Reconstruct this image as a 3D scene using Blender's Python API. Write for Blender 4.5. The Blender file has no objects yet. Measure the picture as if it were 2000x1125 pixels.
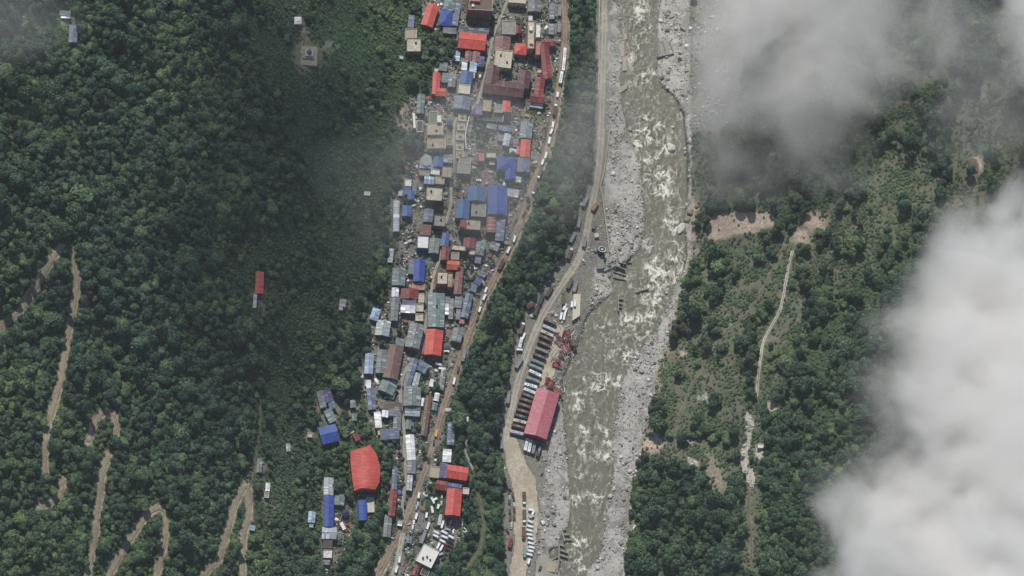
import bpy, bmesh, math, random
import numpy as np
from mathutils import Vector, Matrix, Quaternion
random.seed(7); RNG = np.random.default_rng(11)
sc = bpy.context.scene
COL = sc.collection
R = math.radians

# ------------------------------------------------------------------ camera
S = 0.4                      # metres per photo pixel on the river plane
DIST = 3000.0
TILT, AZ = R(23), R(22)      # off-nadir tilt, and how far west of south the camera stands
CO = np.array([-math.sin(TILT)*math.sin(AZ), -math.sin(TILT)*math.cos(AZ), math.cos(TILT)])*DIST
CF = -CO/np.linalg.norm(CO)
CR = np.cross(CF, [0, 1, 0]); CR /= np.linalg.norm(CR)
CU = np.cross(CR, CF)
LENS = 36*DIST/(2000*S)
cam = bpy.data.cameras.new('camera'); camo = bpy.data.objects.new('camera', cam); COL.objects.link(camo)
camo.matrix_world = Matrix(((CR[0], CU[0], -CF[0], CO[0]), (CR[1], CU[1], -CF[1], CO[1]), (CR[2], CU[2], -CF[2], CO[2]), (0, 0, 0, 1)))
cam.lens = LENS; cam.sensor_width = 36; cam.clip_start = 10; cam.clip_end = 9000
sc.camera = camo

# ------------------------------------------------------------------ world, sun, exposure
SUN_EL = R(52); SHD = np.array([0.30, -0.954])      # direction in which shadows fall
w = bpy.data.worlds.new('World'); sc.world = w; w.use_nodes = True
nt = w.node_tree; bg = nt.nodes['Background']
sky = nt.nodes.new('ShaderNodeTexSky'); sky.sky_type = 'NISHITA'; sky.sun_disc = False
sky.sun_elevation = SUN_EL; sky.sun_rotation = math.atan2(-SHD[0], -SHD[1]); sky.altitude = 2000
nt.links.new(sky.outputs[0], bg.inputs[0]); bg.inputs[1].default_value = 0.095
sl = bpy.data.lights.new('sun', 'SUN'); sl.energy = 3.6; sl.angle = R(0.5); sl.color = (1, .955, .89)
so = bpy.data.objects.new('sun', sl); COL.objects.link(so)
ld = Vector((SHD[0]*math.cos(SUN_EL), SHD[1]*math.cos(SUN_EL), -math.sin(SUN_EL)))
so.rotation_euler = ld.to_track_quat('-Z', 'Y').to_euler()
sc.view_settings.view_transform = 'Standard'; sc.view_settings.look = 'None'
sc.view_settings.gamma = 1; sc.view_settings.exposure = 0.2
cy = sc.cycles
cy.use_denoising = True
cy.max_bounces = 6; cy.diffuse_bounces = 2; cy.volume_bounces = 7; cy.transparent_max_bounces = 8
cy.volume_step_rate = 3; cy.volume_max_steps = 96
try: cy.use_adaptive_sampling = False
except Exception: pass

# ------------------------------------------------------------------ noise
def _hash(ix, iy, seed):
    n = (ix.astype(np.int64)*374761393 + iy.astype(np.int64)*668265263 + seed*974711) & 0x7fffffff
    n = ((n ^ (n >> 13))*1274126177) & 0x7fffffff
    return ((n ^ (n >> 16)) & 0xffff)/65535.0
def vnoise(x, y, seed=0):
    ix, iy = np.floor(x), np.floor(y); fx, fy = x-ix, y-iy
    fx = fx*fx*(3-2*fx); fy = fy*fy*(3-2*fy)
    a, b = _hash(ix, iy, seed), _hash(ix+1, iy, seed); c, d = _hash(ix, iy+1, seed), _hash(ix+1, iy+1, seed)
    return (a*(1-fx)+b*fx)*(1-fy) + (c*(1-fx)+d*fx)*fy
def fbm(x, y, oct=4, seed=0):
    s = 0; a = .5; t = 0
    for i in range(oct):
        s = s + a*vnoise(x*2**i+i*17.3, y*2**i+i*9.1, seed+i); t += a; a *= .5
    return s/t

# ------------------------------------------------------------------ maps of the ground, in photo pixels, used to know where what grows
MX0, MY0, MS = -160, -140, 2         # raster origin and step
MW, MH = (2000+320)//MS, (1125+300)//MS
GX, GY = np.meshgrid(MX0+np.arange(MW)*MS, MY0+np.arange(MH)*MS)
GX = GX.astype(float); GY = GY.astype(float)
WXN = (fbm(GX/14, GY/14, 3, 5)-.5)*16; WYN = (fbm(GX/14, GY/14, 3, 9)-.5)*16
def rpoly(pts, soft=0.0):
    x = GX + WXN*soft; y = GY + WYN*soft
    ins = np.zeros(GX.shape, bool); n = len(pts)
    for i in range(n):
        x1, y1 = pts[i]; x2, y2 = pts[(i+1) % n]
        if y1 == y2: continue
        c = ((y1 > y) != (y2 > y)) & (x < (x2-x1)*(y-y1)/(y2-y1)+x1)
        ins ^= c
    return ins.astype(float)
def rline(pts, wd, soft=0.0):
    x = GX + WXN*soft; y = GY + WYN*soft
    d = np.full(GX.shape, 1e9)
    for (x1, y1), (x2, y2) in zip(pts[:-1], pts[1:]):
        dx, dy = x2-x1, y2-y1; L = dx*dx+dy*dy+1e-9
        t = np.clip(((x-x1)*dx+(y-y1)*dy)/L, 0, 1)
        d = np.minimum(d, np.hypot(x-x1-t*dx, y-y1-t*dy))
    return np.clip((wd/2+1-d)/2, 0, 1)
def rell(cx, cy_, rx, ry, soft=0.0, ang=0):
    x = GX + WXN*soft-cx; y = GY + WYN*soft-cy_
    a = R(ang); u = x*math.cos(a)+y*math.sin(a); v = -x*math.sin(a)+y*math.cos(a)
    return np.clip(1.6-1.3*np.hypot(u/rx, v/ry), 0, 1)
def blur(m, n=1):
    for _ in range(n):
        p = np.pad(m, 1, mode='edge')
        m = (p[:-2, 1:-1]+p[2:, 1:-1]+p[1:-1, :-2]+p[1:-1, 2:]+2*p[1:-1, 1:-1])/6
    return m
def msample(m, px, py):
    fx = np.clip((px-MX0)/MS, 0, MW-1.001); fy = np.clip((py-MY0)/MS, 0, MH-1.001)
    ix = fx.astype(int); iy = fy.astype(int); tx = fx-ix; ty = fy-iy
    return (m[iy, ix]*(1-tx)+m[iy, ix+1]*tx)*(1-ty)+(m[iy+1, ix]*(1-tx)+m[iy+1, ix+1]*tx)*ty

WL = [(1198,-150),(1200,0),(1215,20),(1215,42),(1205,50),(1222,72),(1222,100),(1214,140),(1212,200),(1222,235),(1240,280),(1252,330),(1257,400),(1260,450),(1248,488),(1236,500),(1198,528),(1192,545),(1202,568),(1175,590),(1152,606),(1140,640),(1130,672),(1116,705),(1101,735),(1100,780),(1103,820),(1107,870),(1112,930),(1117,990),(1112,1028),(1100,1040),(1094,1060),(1092,1090),(1094,1125),(1094,1275)]
WR = [(1290,-150),(1288,0),(1283,40),(1282,140),(1291,165),(1320,190),(1336,220),(1340,262),(1345,300),(1346,350),(1341,390),(1334,430),(1340,470),(1340,500),(1330,540),(1318,558),(1308,590),(1290,622),(1282,650),(1262,668),(1240,695),(1225,722),(1212,750),(1207,790),(1198,830),(1197,900),(1196,960),(1182,1005),(1177,1050),(1170,1085),(1152,1105),(1143,1125),(1138,1275)]
VR = [(1345,-150),(1345,0),(1350,200),(1350,420),(1350,500),(1336,540),(1326,580),(1310,645),(1292,700),(1276,760),(1258,850),(1246,900),(1236,950),(1226,1020),(1220,1125),(1218,1275)]
bank_all = rpoly([(1165,-150),(1164,60),(1163,200),(1162,330),(1136,390),(1116,470),(1086,520),(1026,600),(998,690),(984,780),(974,860),(985,900),(985,1275)]+VR[::-1], .3)
water = rpoly(WL+WR[::-1], .25)
water = np.maximum(water, rpoly([(1072,1075),(1080,1070),(1092,1068),(1090,1090),(1078,1095)], .2))
BL = [(1195,-150),(1196,0),(1186,60),(1186,230),(1188,260),(1178,360),(1184,410),(1190,490),(1160,525),(1150,600),(1135,640),(1125,690),(1104,735),(1096,790),(1085,830),(1068,870),(1066,920),(1062,960),(1050,1010),(1052,1060),(1058,1125),(1058,1275)]
gravel = np.maximum(rpoly(BL+WL[::-1], .3), rpoly(WR+VR[::-1], .6))
ruin = rpoly([(1345,-150),(1480,-150),(1470,0),(1455,120),(1440,230),(1400,260),(1350,260)], 1.5)
TOWN = [(905,-150),(1108,-150),(1106,0),(1110,60),(1104,120),(1094,180),(1086,240),(1070,300),(1052,350),(1030,400),(1008,460),(985,510),(962,555),(940,600),(928,640),(908,690),(895,750),(876,810),(860,870),(848,920),(830,975),(830,1010),(905,1010),(908,1050),(878,1075),(850,1125),(760,1130),(770,1040),(790,1000),(745,990),(742,960),(775,900),(745,860),(715,830),(712,740),(695,720),(725,690),(720,620),(760,590),(765,540),(780,470),(760,450),(762,390),(785,350),(800,310),(830,290),(815,250),(782,240),(800,190),(850,190),(845,140),(885,110),(885,60),(830,60),(815,-20),(870,-60)]
town = rpoly(TOWN, .8)
town = np.maximum(town, rpoly([(630,940),(690,985),(690,1030),(660,1110),(628,1110)], .5)*.9)
town = np.maximum(town, rpoly([(688,965),(738,965),(730,1020),(700,1020)], .5))
lowr = rpoly([(1165,-150),(1190,-150),(1192,60),(1188,250),(1176,360),(1188,490),(1160,530),(1148,600),(1128,640),(1130,690),(1104,740),(1098,790),(1086,840),(1068,880),(1052,930),(1058,1000),(1050,1060),(1100,1125),(1100,1275),(985,1275),(985,900),(975,860),(985,780),(1000,690),(1030,600),(1090,520),(1120,470),(1140,390),(1165,330),(1168,200)], .5)
lowr = np.clip(np.maximum(lowr, bank_all-water-gravel), 0, 1)
ROADS = {  # name -> (points, width px, material)
 'town_edge_road': ([(1098,-120),(1101,0),(1104,60),(1099,110),(1090,180),(1080,240),(1066,300),(1040,362),(1022,420),(997,480),(972,530),(946,580),(927,622),(912,660),(896,705),(878,760),(861,810),(846,870),(829,920),(808,975),(791,1015),(778,1050),(758,1085),(738,1125),(715,1190)], 13, 'brown'),
 'south_fork_road': ([(786,1040),(782,1065),(776,1100),(768,1125),(758,1190)], 11, 'tan'),
 'riverside_road': ([(1182,-120),(1181,0),(1179,100),(1176,200),(1172,300),(1165,360),(1152,420),(1143,470),(1125,515),(1095,560),(1066,605),(1045,650),(1029,690),(1012,745),(1001,795),(991,840),(988,870),(1003,905),(1012,950),(1016,1010),(1016,1060),(1008,1125),(1004,1190)], 15, 'tan'),
 'town_street': ([(996,-60),(990,0),(975,40),(962,75),(952,130),(941,172),(930,205),(905,222),(888,240),(886,310),(881,345),(880,400),(866,450),(860,500),(847,540),(838,600),(830,640),(818,690),(793,722),(782,760),(784,800),(790,840),(790,880),(793,930),(786,985),(788,1012)], 6, 'grey'),
 'hillside_road': ([(-60,690),(0,640),(40,605),(70,560),(105,500),(118,484)], 9, 'brown2'),
 'hillside_road.a': ([(142,490),(146,500),(148,525),(151,545),(148,585),(140,620),(128,680),(120,740),(106,790),(92,840),(88,900),(90,925)], 7, 'brown2'),
 'hillside_road.b': ([(124,936),(117,966),(98,984),(76,988)], 7, 'brown2'),
 'hairpin_road': ([(172,862),(186,826),(198,808),(212,803),(224,812),(229,828),(226,850)], 8, 'brown2'),
 'hillside_road.c': ([(214,886),(202,920),(197,960),(190,1000),(188,1040),(181,1080),(170,1125),(162,1180)], 7, 'brown2'),
 'hairpin_road.a': ([(205,1140),(240,1078),(270,1030),(292,1002),(306,993),(318,995),(326,1008),(325,1040),(314,1092),(300,1150)], 7, 'brown2'),
 'hairpin_road.b': ([(390,1145),(402,1120),(428,1092),(445,1040),(458,990),(470,965),(480,948),(486,960),(487,1000),(478,1040),(475,1080),(475,1180)], 7, 'brown2'),
 'farm_track': ([(1548,490),(1540,520),(1525,600),(1505,640),(1490,672),(1481,735),(1478,775)], 5, 'pale'),
 'farm_track.a': ([(1530,480),(1505,530),(1480,580),(1455,615),(1425,640),(1395,672),(1370,712),(1345,765),(1325,815),(1305,870)], 4, 'scrub'),
 'farm_track.b': ([(1464,955),(1462,1000),(1468,1060),(1466,1125),(1466,1180)], 5, 'scrub'),
 'garden_path': ([(933,960),(942,1000),(945,1025),(940,1060),(926,1092),(905,1115)], 6, 'scrub'),
 'footpath': ([(912,856),(909,880),(914,895),(924,918)], 3.5, 'pale'),
 'footpath.a': ([(506,770),(509,800),(506,850),(500,885),(497,920),(488,950)], 2, 'scrub'),
}
PAVE = {  # surfaces wider than a ribbon
 'truck_yard': ([(985,850),(1010,855),(1028,905),(1045,930),(1052,1000),(1048,1055),(1040,1090),(1000,1190),(984,1190),(1004,1060),(1002,960),(988,905)], 'sand'),
 'paved_yard': ([(1050,1085),(1088,1095),(1095,1125),(1098,1190),(1042,1190),(1045,1120)], 'concrete'),
 'factory_floor': ([(1080,620),(1104,640),(1092,700),(1078,745),(1050,758),(1062,700),(1078,655)], 'sand'),
}
road = np.zeros(GX.shape)
for k, (p, wd, m) in ROADS.items(): road = np.maximum(road, rline(p, wd+1))
verge = np.zeros(GX.shape)
for k, (p, wd, m) in ROADS.items(): verge = np.maximum(verge, rline(p, wd+(9 if wd > 6 else 1), .35)*(1 if wd > 6 else .4))
for k, (p, m) in PAVE.items(): road = np.maximum(road, rpoly(p))
# dirt, scrub, meadow and dense canopy
dirt = np.zeros(GX.shape)
for a in [(1592,432,26,20,1),(1566,462,20,20,1),(1333,690,9,8,1),(1275,865,20,22,1.2),(1505,795,10,12,1),(1480,960,0.1,0.1,0),(480,950,8,16,.5),(1905,322,16,16,.8),(1350,410,16,30,1),(1345,860,0.1,1,0),(795,230,22,26,.8)]:
    dirt = np.maximum(dirt, rell(*a))
dirt = np.maximum(dirt, blur(rpoly([(1388,424),(1415,416),(1498,414),(1513,424),(1510,444),(1480,452),(1440,458),(1392,473),(1384,452)], .35), 2))
for a in [(1395,930,20,46,2,-15),(602,112,34,36,2),(640,92,20,14,2),(502,588,12,30,2),(669,597,16,18,2),(563,876,12,18,2),(522,965,18,34,2.5),(507,912,14,20,2),(1486,882,14,16,2),(135,42,22,12,2),(583,46,12,12,2),(592,70,6,22,2),(605,850,12,12,2),(690,800,12,30,2),(640,795,26,44,2.5)]: dirt = np.maximum(dirt, rell(*a)*.4)
rub = np.maximum(rline([(1466,812),(1462,860),(1455,900),(1468,950)], 14, 1.3), rell(1485,885,9,14,1))   # pale rubble
for a in [(1355,900,20,14,1.4),(1350,860,16,10,1.4),(1430,635,8,4,1),(1375,780,20,12,1.4)]: rub = np.maximum(rub, rell(*a)*.55)
bankdirt = rline([(p[0]+3, p[1]) for p in VR if p[1] > 380], 14, 1.6)*.5
scrub = np.zeros(GX.shape)                 # low, thin cover
scrub = np.maximum(scrub, rpoly([(1350,260),(1500,380),(1560,440),(1720,330),(1760,180),(1850,90),(2000,60),(2160,100),(2160,420),(1900,420),(1750,500),(1640,560),(1560,640),(1500,800),(1480,1125),(1450,1125),(1400,960),(1330,900),(1250,920),(1275,760),(1330,560)], 2))
lowveg = rpoly([(480,-150),(780,-150),(830,40),(850,120),(810,170),(790,240),(800,290),(760,380),(745,470),(720,560),(690,640),(640,720),(590,760),(590,900),(640,1100),(490,1100),(520,800),(480,620),(450,470),(560,420),(560,200),(470,120)], 6)
meadow = np.maximum(rell(680,90,70,70,1.5), rell(110,60,70,50,1.5))
corridor = rpoly([(1105,-150),(1168,-150),(1168,200),(1165,330),(1140,390),(1120,470),(1090,520),(1030,600),(1000,690),(985,780),(975,860),(985,900),(985,1275),(780,1275),(800,1100),(905,1060),(950,1000),(925,930),(915,850),(890,800),(905,700),(940,620),(970,550),(1030,430),(1060,340),(1090,230)], .5)
notveg = np.clip(water+gravel+town+lowr+road*1.3+dirt*.9+rub+ruin, 0, 1)
hillside = np.clip(1-notveg, 0, 1)

# ------------------------------------------------------------------ height of the land
def tab(v, pts):
    p = sorted((b, a) for a, b in pts); return np.interp(v, [q[0] for q in p], [q[1] for q in p])
TL = [(780,-150),(780,250),(750,400),(720,600),(690,700),(600,800),(600,1275)]
TR = [(1106,-150),(1106,100),(1096,200),(1072,300),(1034,400),(996,500),(948,600),(912,700),(880,800),(850,900),(800,1000),(750,1125),(740,1275)]
LL = [(1163,-150),(1160,200),(1155,300),(1130,400),(1095,500),(1048,600),(1000,700),(984,800),(984,1275)]
vv = np.arange(-400, 1500, 4.0); uu = np.arange(-400, 2500, 4.0)
HT = np.zeros((len(vv), len(uu)))
for i, v in enumerate(vv):
    tl, tr, ll, bl, wl, wr, vr = (tab(v, q) for q in (TL, TR, LL, BL, WL, WR, VR))
    bl = min(bl, wl-10); ll = min(ll, bl-8); wr = max(wr, wl+10); vr = max(vr, wr+4)
    us = [-400, tl-250, tl, tr, ll, bl, wl, wr, vr, vr+30, 2500]
    zs = [24+.42*(tl-250+400)*S+.38*250*S, 24+.38*250*S, 24, 16, 6, 3.6, .35, .35, 2.2, 9, 9+.40*(2500-vr-30)*S]
    HT[i] = np.interp(uu, us, zs)
for _ in range(3):
    p = np.pad(HT, 1, mode='edge'); HT = (p[:-2, 1:-1]+p[2:, 1:-1]+p[1:-1, :-2]+p[1:-1, 2:]+p[1:-1, 1:-1])/5
CV = math.cos(TILT)/math.cos(math.atan(math.tan(TILT)*math.sin(AZ)))
def H(x, y):
    u = 1000+x/S; v = 562.5-y*.93/S
    fu = np.clip((u+400)/4, 0, len(uu)-1.01); fv = np.clip((v+400)/4, 0, len(vv)-1.01)
    iu = fu.astype(int); iv = fv.astype(int); a = fu-iu; b = fv-iv
    h = (HT[iv, iu]*(1-a)+HT[iv, iu+1]*a)*(1-b)+(HT[iv+1, iu]*(1-a)+HT[iv+1, iu+1]*a)*b
    wgt = np.clip((h-27)/25, 0, 1)+np.clip((u-1330)/200, 0, 1)*np.clip((h-8)/14, 0, 1)
    wgt = np.clip(wgt, 0, 1)
    r = fbm((x+.6*y)/95, (y-.6*x)/150, 3, 21)
    return h + wgt*((1-abs(2*r-1)*1.7)*7.5 + (fbm(x/26, y/26, 3, 33)-.5)*2.5)
def proj(x, y, z):
    dx, dy, dz = x-CO[0], y-CO[1], z-CO[2]
    d = dx*CF[0]+dy*CF[1]+dz*CF[2]
    k = (LENS/36*2000)/d
    return 1000+(dx*CR[0]+dy*CR[1]+dz*CR[2])*k, 562.5-(dx*CU[0]+dy*CU[1]+dz*CU[2])*k
def P(px, py, dz=0.0, plane=None):
    """where the line of sight through a photo pixel meets the land (raised by dz) or a level plane"""
    px = np.asarray(px, float); py = np.asarray(py, float)
    k = 36/LENS/2000
    d = [CF[i] + CR[i]*(px-1000)*k - CU[i]*(py-562.5)*k for i in range(3)]
    z = np.zeros(px.shape) if plane is None else np.full(px.shape, float(plane))
    for _ in range(1 if plane is not None else 14):
        t = (z-CO[2])/d[2]; x = CO[0]+d[0]*t; y = CO[1]+d[1]*t
        if plane is None: z = .35*z+.65*(H(x, y)+dz)
    return x, y, z

# ------------------------------------------------------------------ materials
def mat(name, rough=.8):
    m = bpy.data.materials.new(name); m.use_nodes = True
    b = m.node_tree.nodes['Principled BSDF']; b.inputs['Roughness'].default_value = rough
    b.inputs['Specular IOR Level'].default_value = .25
    return m, m.node_tree, b
def N(nt, t, **kw):
    n = nt.nodes.new(t)
    for k, v in kw.items():
        if k in n.inputs.keys() if isinstance(k, str) else False: n.inputs[k].default_value = v
        else: setattr(n, k, v)
    return n
def mixc(nt, fac, a, b, bt='MIX'):
    n = nt.nodes.new('ShaderNodeMix'); n.data_type = 'RGBA'; n.blend_type = bt
    for sck, v in ((n.inputs[0], fac), (n.inputs[6], a), (n.inputs[7], b)):
        if hasattr(v, 'links'): nt.links.new(v, sck)
        elif isinstance(v, (tuple, list)): sck.default_value = (*v[:3], 1)
        else: sck.default_value = v
    return n.outputs[2]
def ramp(nt, fac, stops):
    n = nt.nodes.new('ShaderNodeValToRGB'); nt.links.new(fac, n.inputs[0])
    e = n.color_ramp.elements
    while len(e) > 1: e.remove(e[-1])
    for i, (p, c) in enumerate(stops):
        q = e[0] if i == 0 else e.new(p)
        q.position = p; q.color = (c, c, c, 1) if not isinstance(c, (tuple, list)) else (*c[:3], 1)
    return n.outputs[0]
def noise(nt, scale, detail=4, rough=.6, vec=None, dist=0):
    n = nt.nodes.new('ShaderNodeTexNoise'); n.inputs['Scale'].default_value = scale
    n.inputs['Detail'].default_value = detail; n.inputs['Roughness'].default_value = rough; n.inputs['Distortion'].default_value = dist
    if vec is not None: nt.links.new(vec, n.inputs['Vector'])
    return n.outputs[0]
def wpos(nt): return nt.nodes.new('ShaderNodeNewGeometry').outputs['Position']
def attr(nt, name, out='Fac'):
    n = nt.nodes.new('ShaderNodeAttribute'); n.attribute_name = name; return n.outputs[out]
def math_(nt, op, a, b=0.0, c=None):
    n = nt.nodes.new('ShaderNodeMath'); n.operation = op
    for i, v in enumerate((a, b) if c is None else (a, b, c)):
        if hasattr(v, 'links'): nt.links.new(v, n.inputs[i])
        else: n.inputs[i].default_value = v
    return n.outputs[0]
def bump(nt, b, h, strength=.5, dist=.3):
    n = nt.nodes.new('ShaderNodeBump'); n.inputs['Strength'].default_value = strength; n.inputs['Distance'].default_value = dist
    nt.links.new(h, n.inputs['Height']); nt.links.new(n.outputs[0], b.inputs['Normal'])
def plain(name, c, rough=.7, var=.25, scale=.7, metal=0, spec=.25):
    m, nt, b = mat(name, rough); b.inputs['Metallic'].default_value = metal; b.inputs['Specular IOR Level'].default_value = spec
    p = wpos(nt); n = noise(nt, scale, 5, .65, p)
    f = ramp(nt, n, [(.3, 1-var), (.7, 1+var*.6)])
    nt.links.new(mixc(nt, 1.0, c, f, 'MULTIPLY'), b.inputs['Base Color'])
    bump(nt, b, n, .25, .1)
    return m
_sheet = {}
SHEET = {'red': (.50, .078, .058), 'red2': (.21, .048, .047), 'pink': (.42, .125, .15), 'blue': (.024, .065, .27), 'blue2': (.045, .11, .25), 'paleblue': (.33, .43, .55),
 'purple': (.10, .10, .20), 'grey': (.20, .22, .22), 'teal': (.17, .22, .215), 'ltgrey': (.40, .43, .43), 'white': (.74, .76, .76), 'brown': (.11, .065, .055), 'maroon': (.115, .055, .052),
 'rust': (.165, .125, .11), 'dark': (.075, .08, .09), 'orange': (.40, .09, .05), 'olive': (.10, .095, .06), 'yellow': (.65, .42, .12), 'rosebrown': (.24, .12, .11), 'bluegrey': (.15, .18, .24)}
def sheet(col, rusty=0.0, panels=.22):
    """corrugated metal sheets laid side by side, each a little different, weathered; UVs are metres on the roof"""
    k = (col, rusty)
    if k in _sheet: return _sheet[k]
    c = SHEET[col]; vivid = max(c) > 3*min(c) and col not in ('maroon', 'red2')
    if vivid: panels *= .5
    m, nt, b = mat('sheet_metal_'+col, .55); b.inputs['Specular IOR Level'].default_value = .35
    uv = nt.nodes.new('ShaderNodeUVMap').outputs[0]
    d = nt.nodes.new('ShaderNodeVectorMath'); d.operation = 'DIVIDE'; nt.links.new(uv, d.inputs[0]); d.inputs[1].default_value = (1.1, 3.7, 1)
    f = nt.nodes.new('ShaderNodeVectorMath'); f.operation = 'FLOOR'; nt.links.new(d.outputs[0], f.inputs[0])
    ad = nt.nodes.new('ShaderNodeVectorMath'); ad.operation = 'ADD'; nt.links.new(f.outputs[0], ad.inputs[0])
    oi = nt.nodes.new('ShaderNodeObjectInfo'); nt.links.new(oi.outputs['Random'], ad.inputs[1])
    wn = nt.nodes.new('ShaderNodeTexWhiteNoise'); wn.noise_dimensions = '3D'; nt.links.new(ad.outputs[0], wn.inputs[0])
    lo = 1-panels*1.6; hi = 1+panels
    f1 = ramp(nt, wn.outputs[0], [(0, lo), (.75, 1), (.9, hi), (1, 1+panels*(1.2 if vivid else 4.5))])
    p = wpos(nt)
    f2 = ramp(nt, noise(nt, .35, 6, .7, p), [(.3, .78), (.7, 1.12)])
    col1 = mixc(nt, 1.0, mixc(nt, 1.0, c, f1, 'MULTIPLY'), f2, 'MULTIPLY')
    if rusty:
        fr = ramp(nt, noise(nt, .28, 6, .75, p), [(.62-.3*rusty, 0), (.72-.2*rusty, 1)])
        col1 = mixc(nt, fr, col1, (.17, .07, .05))
    sp = nt.nodes.new('ShaderNodeSeparateXYZ'); nt.links.new(uv, sp.inputs[0])
    seam = math_(nt, 'FRACT', math_(nt, 'DIVIDE', sp.outputs[0], 2.2))
    seam2 = math_(nt, 'FRACT', math_(nt, 'DIVIDE', sp.outputs[1], 3.7))
    s1 = ramp(nt, seam, [(0, .58), (.14, 1), (1, 1)]); s2 = ramp(nt, seam2, [(0, .65), (.10, 1), (1, 1)])
    col1 = mixc(nt, .9 if not vivid else .35, col1, mixc(nt, 1.0, mixc(nt, 1., col1, s1, 'MULTIPLY'), s2, 'MULTIPLY'))
    fade = tuple(v*.6+.13 for v in c) if vivid else tuple(v*.55 for v in c)
    col1 = mixc(nt, ramp(nt, noise(nt, .16, 6, .75, p, .8), [(.46, 0), (.72, .34)]), col1, fade)
    nt.links.new(col1, b.inputs['Base Color'])
    wv = math_(nt, 'SINE', math_(nt, 'MULTIPLY', sp.outputs[0], 9))
    bump(nt, b, wv, .25, .05)
    _sheet[k] = m; return m
_conc = {}
CONC = {'beige': (.36, .31, .23), 'cream': (.50, .46, .36), 'grey': (.20, .19, .17), 'white': (.66, .64, .58), 'brown': (.16, .11, .085), 'brick': (.26, .085, .055), 'pinkwall': (.42, .20, .16), 'dark': (.09, .08, .075), 'blue': (.12, .16, .30), 'stone': (.27, .26, .23), 'wallgrey': (.22, .21, .19), 'green': (.16, .19, .13), 'purple': (.22, .17, .30), 'yellowwall': (.44, .36, .18), 'redwall': (.24, .03, .025)}
def concrete(col, stain=.5):
    k = (col, stain)
    if k in _conc: return _conc[k]
    m, nt, b = mat('masonry_'+col, .9); c = CONC[col]; p = wpos(nt)
    f1 = ramp(nt, noise(nt, .55, 6, .7, p), [(.32, 1-stain*.6), (.55, 1), (.75, 1.15)])
    c1 = mixc(nt, 1.0, c, f1, 'MULTIPLY')
    f2 = ramp(nt, noise(nt, .9, 3, .6, p, 1.5), [(.55, 0), (.62, stain)])
    c2 = mixc(nt, f2, c1, tuple(x*.35 for x in c))
    nt.links.new(c2, b.inputs['Base Color'])
    _conc[k] = m; return m
M = {}
M['glass'] = plain('window_glass', (.03, .04, .05), .15, .2, 1, 0, .5)
M['frame'] = plain('window_frame', (.45, .42, .36), .6)
M['door'] = plain('door_wood', (.10, .05, .03), .6)
M['rubber'] = plain('tyre_rubber', (.02, .02, .02), .8)
M['lamp'] = plain('headlamp_glass', (.6, .6, .55), .2)
M['steel'] = plain('steel', (.25, .25, .25), .45, .2, 1, .5)
M['bark'] = plain('bark', (.09, .07, .05), .95)
M['tankblack'] = plain('tank_plastic_black', (.025, .025, .03), .4)
M['tankblue'] = plain('tank_plastic_blue', (.04, .08, .25), .4)
M['rock'] = plain('boulder_rock', (.50, .48, .42), .95, .4, .8)
M['rock_brown'] = plain('boulder_rock_brown', (.30, .23, .17), .95, .4, .8)

# ------------------------------------------------------------------ object helpers
def mesh_obj(name, verts, faces, mats, parent=None, fm=None, uvs=None, smooth=False):
    me = bpy.data.meshes.new(name); me.from_pydata([tuple(v) for v in verts], [], faces)
    for m in (mats if isinstance(mats, (list, tuple)) else [mats]): me.materials.append(m)
    if fm: me.polygons.foreach_set('material_index', fm)
    if uvs is not None:
        l = me.uv_layers.new(name='UVMap'); l.data.foreach_set('uv', np.asarray(uvs, 'f').ravel())
    if smooth: me.polygons.foreach_set('use_smooth', [True]*len(me.polygons))
    me.update()
    o = bpy.data.objects.new(name, me); COL.objects.link(o)
    if parent is not None: o.parent = parent
    return o
def link_mesh(name, me, parent=None, loc=(0, 0, 0), rz=0):
    o = bpy.data.objects.new(name, me); COL.objects.link(o); o.location = loc; o.rotation_euler = (0, 0, rz)
    if parent is not None: o.parent = parent
    return o
def empty(name, loc, rz=0):
    o = bpy.data.objects.new(name, None); COL.objects.link(o); o.location = loc; o.rotation_euler = (0, 0, rz); o.empty_display_size = 1
    return o
def tag(o, label=None, cat=None, group=None, kind=None):
    if label: o['label'] = label
    if cat: o['category'] = cat
    if group: o['group'] = group
    if kind: o['kind'] = kind
    return o
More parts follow.
